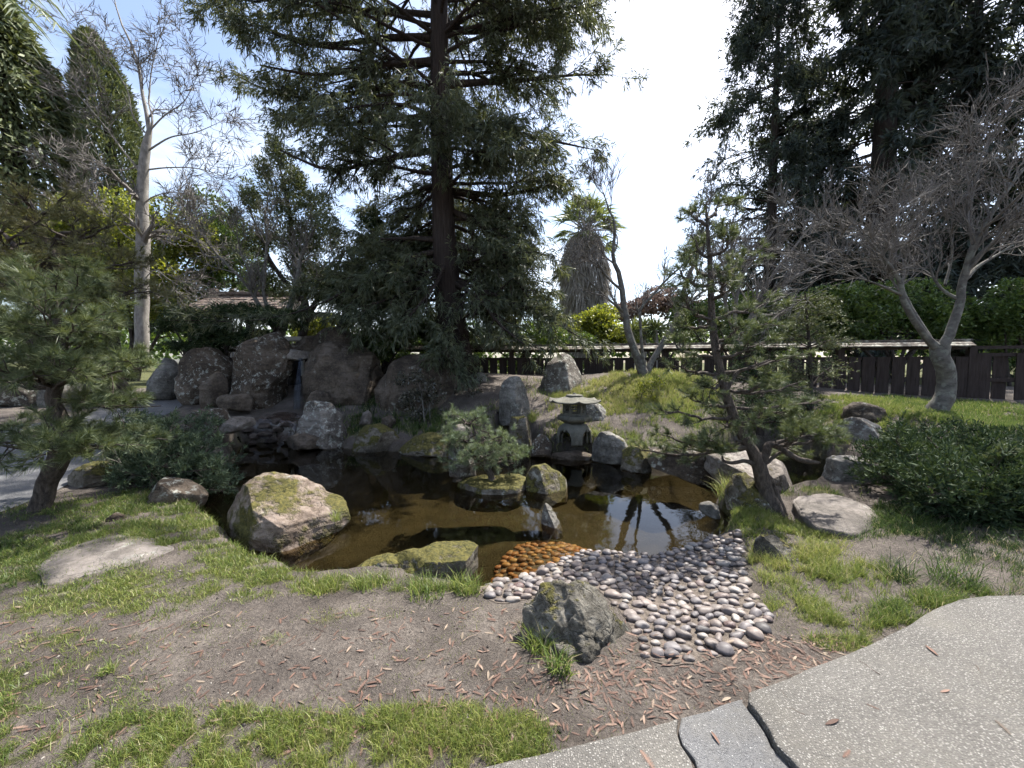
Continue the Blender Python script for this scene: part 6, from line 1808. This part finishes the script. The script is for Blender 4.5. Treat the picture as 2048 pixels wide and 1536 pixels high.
def blades(acc, base, h, w, tone, lean=.45, two=True):
    n = len(base)
    az = rng.uniform(0, 2 * math.pi, n); ln = rng.uniform(.1, lean * 1.6, n)
    d = np.stack([np.cos(az) * ln, np.sin(az) * ln, np.ones(n)], -1)
    side = np.stack([-np.sin(az), np.cos(az), np.zeros(n)], -1)
    a2 = rng.uniform(0, math.pi, n)
    side = nrm(side * np.cos(a2)[:, None] + np.stack([np.cos(az), np.sin(az), 0 * az], -1) * np.sin(a2)[:, None])
    h = h[:, None]; w = w[:, None]
    r = np.clip(tone + rng.normal(0, .16, n), 0, .97)
    r = np.where(rng.random(n) < .07, 1.0, r)
    if two:
        mid = base + nrm(d) * h * .55
        d2 = nrm(d + np.stack([np.cos(az) * ln * 1.6, np.sin(az) * ln * 1.6, -.3 * np.ones(n)], -1))
        tip = mid + d2 * h * .5
        V = np.stack([base - side * w / 2, base + side * w / 2, mid + side * w * .4, mid - side * w * .4, tip], 1).reshape(-1, 3)
        k = np.arange(n) * 5
        acc.add(V, np.stack([k, k + 1, k + 2, k + 3], -1), r)
        acc.add(np.zeros((0, 3)), np.zeros((0, 3), int))
        acc.t.append(np.stack([k + 3, k + 2, k + 4], -1) + acc.n - n * 5); acc.tr.append(r.astype(np.float32))
    else:
        tip = base + nrm(d) * h
        V = np.stack([base - side * w / 2, base + side * w / 2, tip], 1).reshape(-1, 3)
        acc.add(V, np.arange(n * 3).reshape(-1, 3), r)

def outside_solids(x, y):
    ok = poly_sd(x, y, BE) < -.01
    for pl_ in (ra, la, pa):
        ok &= poly_sd(x, y, pl_) < -.004
    return ok
def scatter(name, n, sel, wscale, two, far_h=1.0, extra=0):
    bl = [g for g in _GW if sel(g)]
    wt = np.array([g[2] * g[3] * g[4] for g in bl]); cnt = (n * wt / wt.sum()).astype(int)
    xs, ys = [], []
    for g, k in zip(bl, cnt):
        an = rng.uniform(0, 2 * math.pi, k); r_ = np.sqrt(rng.random(k)) * 1.3
        xs.append(g[0] + g[2] * r_ * np.cos(an)); ys.append(g[1] + g[3] * r_ * np.sin(an))
    x = np.concatenate(xs); y = np.concatenate(ys)
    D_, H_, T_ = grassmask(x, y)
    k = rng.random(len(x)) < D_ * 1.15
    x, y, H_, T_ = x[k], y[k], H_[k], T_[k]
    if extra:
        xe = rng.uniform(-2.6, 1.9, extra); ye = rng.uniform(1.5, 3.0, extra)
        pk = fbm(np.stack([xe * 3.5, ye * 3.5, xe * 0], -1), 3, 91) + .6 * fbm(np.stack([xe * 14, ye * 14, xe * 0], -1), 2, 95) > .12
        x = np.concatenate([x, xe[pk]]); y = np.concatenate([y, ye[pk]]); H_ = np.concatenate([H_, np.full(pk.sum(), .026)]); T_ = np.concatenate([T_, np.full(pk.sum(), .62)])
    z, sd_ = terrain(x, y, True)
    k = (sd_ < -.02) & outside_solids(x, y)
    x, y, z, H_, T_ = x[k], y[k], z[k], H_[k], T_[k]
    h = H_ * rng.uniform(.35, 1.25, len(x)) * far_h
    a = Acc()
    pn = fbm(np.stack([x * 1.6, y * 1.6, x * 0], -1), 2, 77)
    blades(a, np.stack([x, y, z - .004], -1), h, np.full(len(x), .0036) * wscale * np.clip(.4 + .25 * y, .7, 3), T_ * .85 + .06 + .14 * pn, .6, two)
    print('GRASS', name, len(x))
    return mk(name, a, GR_L, kind='stuff')
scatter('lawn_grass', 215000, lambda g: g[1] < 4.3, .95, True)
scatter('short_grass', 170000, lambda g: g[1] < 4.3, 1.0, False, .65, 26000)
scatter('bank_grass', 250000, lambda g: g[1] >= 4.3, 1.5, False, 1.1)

def tuft(label, px, py, n, h, w, tone, rad=.05, d=None, lean=.7, group=None):
    q = G(px, py) if d is None else W(float(px), float(py), d)
    a = Acc()
    an = rng.uniform(0, 2 * math.pi, n); rr = rad * np.sqrt(rng.random(n))
    x = q[0] + rr * np.cos(an); y = q[1] + rr * np.sin(an)
    z = (terrain(x, y) if d is None else np.full(n, q[2])) - .005
    blades(a, np.stack([x, y, z], -1), h * rng.uniform(.5, 1.15, n), np.full(n, w), np.full(n, tone), lean, True)
    return mk('grass_tuft', a, GR_L, origin=q, label=label, cat='grass', group=group)
tuft('bright strap-leaved grass clump in front of the craggy near rock', 1120, 1345, 90, .17, .007, .42, .07)
tuft('lush grass clump growing at the side of the craggy near rock', 1075, 1300, 120, .16, .006, .55, .07)
tuft('long grass clump hiding the end of the flat-topped mossy rock', 935, 1185, 150, .18, .006, .5, .10)
tuft('strap-leaved clump below the middle of the flat-topped mossy rock', 855, 1190, 140, .16, .006, .45, .13)
tuft('wispy grass clump on the bank beside the flat-topped mossy rock', 740, 1170, 160, .14, .005, .55, .14)
tuft('grass clump at the bank between the tan boulder and the mossy rock', 650, 1180, 120, .12, .005, .6, .12)
tuft('small bright tuft sitting alone on the bare soil', 215, 1345, 70, .075, .004, .55, .035)
tuft('yellow-green tuft at the wet foot of the tan pond boulder', 672, 1040, 70, .14, .004, .7, .04, 3.5)
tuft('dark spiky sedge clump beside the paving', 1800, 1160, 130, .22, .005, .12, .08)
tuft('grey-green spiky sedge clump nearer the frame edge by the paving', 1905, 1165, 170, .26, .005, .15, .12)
tuft('arching grass mound hanging over the far bank by the cascade', 670, 868, 200, .30, .010, .35, .14, None, .9)
tuft('grass tuft hiding the foot of the stone lantern', 1185, 884, 120, .18, .008, .6, .15)
tuft('grass tuft at the other foot of the stone lantern', 1118, 884, 90, .14, .008, .55, .12)
tuft('pale arching grass beside the upright standing stone', 1062, 842, 140, .26, .009, .68, .12)
tuft('tall bright grass hanging over the water below the pine', 1462, 985, 240, .28, .006, .72, .14)
tuft('fine yellow grass swathe on the slope beside the half-buried rock', 1625, 1110, 260, .17, .004, .85, .16)
tuft('green tuft at the edge of the pebbles below the half-buried rock', 1535, 1165, 120, .13, .004, .68, .07)
tuft('dark grass clump at the foot of the juniper bank', 1800, 1050, 180, .2, .006, .15, .16)

# ---- fallen redwood sprays and leaves, each lying by itself
MAT_LIT, nt, out = newmat('dry_leaf')
oi = nt.nodes.new('ShaderNodeObjectInfo'); at = nd(nt, 'ShaderNodeAttribute', attribute_name='rnd')
f = math_(nt, 'FRACT', math_(nt, 'ADD', oi.outputs['Random'], math_(nt, 'MULTIPLY', at.outputs['Fac'], 1.0)))
c = ramp(nt, f, [(0, (.06, .038, .03)), (.3, (.15, .088, .066)), (.55, (.095, .058, .045)), (.75, (.20, .13, .10)), (.92, (.25, .20, .15)), (1, (.05, .036, .03))])
principled(nt, out, c, .75, .25)
def frond_geo(kind):
    a = Acc()
    if kind == 0:      # redwood spray: a rib with short flat needles
        n = 13
        t = np.linspace(.06, .96, n)
        for s_ in (1, -1):
            p = np.stack([t, .03 * np.sin(t * 3), .03 + .02 * t], -1)
            ln = .17 * np.sin(np.clip(t * 2.6 + .5, 0, 3.1)) + .05
            d = np.stack([np.full(n, .8), np.full(n, s_ * 1.0), np.full(n, .12)], -1); d = nrm(d)
            e = p + d * ln[:, None]; w_ = np.array([.035, 0, 0])
            V = np.stack([p - w_, p + w_, e], 1).reshape(-1, 3); a.add(V, np.arange(n * 3).reshape(-1, 3))
        a.add([[0, -.012, .02], [1, -.006, .06], [1, .006, .06], [0, .012, .02]], [[0, 1, 2, 3]])
    elif kind == 1:    # long willow-like leaf
        t = np.linspace(0, 1, 7); w_ = .10 * np.sin(t * math.pi) ** .8 + .003
        z = .03 + .06 * np.sin(t * 2.5)
        V = np.concatenate([np.stack([t, .06 * t * t - w_, z], -1), np.stack([t, .06 * t * t, z - .02], -1), np.stack([t, .06 * t * t + w_, z], -1)])
        i = np.arange(6); a.add(V, np.concatenate([np.stack([i, i + 1, i + 8, i + 7], -1), np.stack([i + 7, i + 8, i + 15, i + 14], -1)]))
    else:              # bare curved twig
        P = resample([[0, 0, .02], [.35, .06, .05], [.7, -.02, .04], [1, .07, .03]], 7)
        tubes(a, P[None], np.linspace(.018, .006, 7)[None], 4)
    return a
LITM = []
for kind in (0, 1, 2):
    me = mesh_of('fallen_leaf', frond_geo(kind), False); me.materials.append(MAT_LIT); LITM.append(me)
def litter_spots(n):
    m_ = n * 5
    r_ = rng.random(m_)
    px = np.where(r_ < .5, rng.uniform(0, 1300, m_), np.where(r_ < .85, rng.normal(1330, 210, m_), rng.uniform(1500, 1700, m_)))
    py = np.where(r_ < .5, rng.uniform(1215, 1500, m_), np.where(r_ < .85, rng.normal(1360, 48, m_), rng.uniform(1265, 1340, m_)))
    k = (px > 0) & (px < 2048) & (py < 1530) & (py > 1150)
    q = GP(px[k], py[k], 0.0)
    x, y = q[:, 0], q[:, 1]
    k = poly_sd(x, y, POND) < -.05
    for pl_ in (ra, la, pa):
        k &= poly_sd(x, y, pl_) < -.02
    x, y = x[k][:n], y[k][:n]
    return np.stack([x, y, terrain(x, y), poly_sd(x, y, BE)], -1)
LBL = {0: ('redwood_sprig', 'dry rust-brown redwood sprig fallen on the soil', 'sprig', 'fallen redwood sprigs'), 1: ('fallen_leaf', 'long narrow tan leaf fallen on the soil', 'leaf', 'fallen narrow leaves'), 2: ('fallen_twig', 'thin curved brown twig lying on the soil', 'twig', 'fallen twigs')}
for k, (x, y, zt_, sb_) in enumerate(litter_spots(270)):
    kind = rng.choice([0, 0, 0, 1, 2, 2])
    o = bpy.data.objects.new(LBL[kind][0], LITM[kind])
    s_ = {0: rng.uniform(.03, .08), 1: rng.uniform(.035, .075), 2: rng.uniform(.05, .15)}[kind]
    o.scale = (s_, s_ * rng.uniform(.8, 1.1), s_)
    o.rotation_euler = (rng.normal(0, .15), rng.normal(0, .1), rng.uniform(0, 6.28))
    inb = sb_ > 0
    o.location = (x, y, zt_ + (.03 if inb else .003))
    COL.objects.link(o)
    tag(o, LBL[kind][1], LBL[kind][2], LBL[kind][3])
# finer litter that cannot be picked apart
la_ = Acc()
for kind, n in ((0, 800), (1, 260), (2, 520)):
    g = frond_geo(kind)
    V0 = np.concatenate(g.v)
    for (x, y, zt_, sb_) in litter_spots(n):
        s_ = rng.uniform(.025, .06); az = rng.uniform(0, 6.28); co, si = math.cos(az), math.sin(az)
        V = V0 * s_
        V = np.stack([V[:, 0] * co - V[:, 1] * si, V[:, 0] * si + V[:, 1] * co, V[:, 2]], -1) + [x, y, zt_ + (.02 if sb_ > 0 else .002)]
        r_ = rng.random(); n0 = la_.n
        la_.v.append(V.astype(np.float32)); la_.n += len(V)
        for f_ in g.q: la_.q.append(f_ + n0); la_.qr.append(np.full(len(f_), r_, np.float32))
        for f_ in g.t: la_.t.append(f_ + n0); la_.tr.append(np.full(len(f_), r_, np.float32))
mk('leaf_litter', la_, MAT_LIT, kind='stuff', smooth=False)

# ---- soil crumbs and grit
V0, F0 = ICO[4][0][:12], None
bm = bmesh.new(); bmesh.ops.create_icosphere(bm, subdivisions=1, radius=1)
V0 = np.array([q.co[:] for q in bm.verts]); F0 = np.array([[q.index for q in f.verts] for f in bm.faces]); bm.free()
n = 2000
q = np.stack([rng.uniform(-2.6, 2.4, n), 1.35 + rng.random(n) ** 1.4 * 1.7], -1)
k = poly_sd(q[:, 0], q[:, 1], POND) < -.05
for pl_ in (ra, la, pa): k &= poly_sd(q[:, 0], q[:, 1], pl_) < -.01
q = q[k]; z = terrain(q[:, 0], q[:, 1]); n = len(q)
s_ = np.clip(rng.lognormal(-5.6, .45, n), .0015, .011)
Vc = V0[None] * s_[:, None, None] * rng.uniform(.6, 1.3, (n, 1, 3)) * rng.uniform(.75, 1.2, (n, 12, 1)) + np.concatenate([q, z[:, None] + .001], 1)[:, None, :]
ac = Acc(); ac.add(Vc.reshape(-1, 3), (F0[None] + (np.arange(n) * 12)[:, None, None]).reshape(-1, 3), np.repeat(rng.random(n), len(F0)))
m, nt, out = newmat('soil_crumb'); at = nd(nt, 'ShaderNodeAttribute', attribute_name='rnd')
principled(nt, out, ramp(nt, at.outputs['Fac'], [(0, (.035, .03, .027)), (.6, (.10, .086, .076)), (.88, (.17, .15, .13)), (1, (.30, .28, .25))]), .95, .1)
mk('soil_crumb', ac, m, kind='stuff', smooth=False)
# ---- a few sprigs blown onto the paving
for k, (px, py, kind) in enumerate([(1575, 1335 + 60, 2), (1760, 1350, 2), (1880, 1385, 1), (1990, 1440, 0), (1650, 1450, 1), (1700, 1500, 0), (1610, 1430, 2), (1850, 1290, 1), (1950, 1330, 2), (1440, 1490, 1), (1280, 1500, 0), (1760, 1420, 0)]):
    p = GP(np.array(float(px)), np.array(float(py)), .055 if px > 1560 else .026)
    o = bpy.data.objects.new(LBL[kind][0], LITM[kind]); s_ = rng.uniform(.04, .10)
    o.scale = (s_, s_, s_); o.rotation_euler = (0, 0, rng.uniform(0, 6.28)); o.location = [float(q_) for q_ in p]
    COL.objects.link(o)
    tag(o, {0: 'dry rust-brown redwood sprig blown onto the paving', 1: 'narrow tan leaf blown onto the paving', 2: 'thin dark twig lying on the paving'}[kind], LBL[kind][2], 'litter on the paving')
print('TRIS', sum(len(m.loops) - 2 * len(m.polygons) for m in bpy.data.meshes))
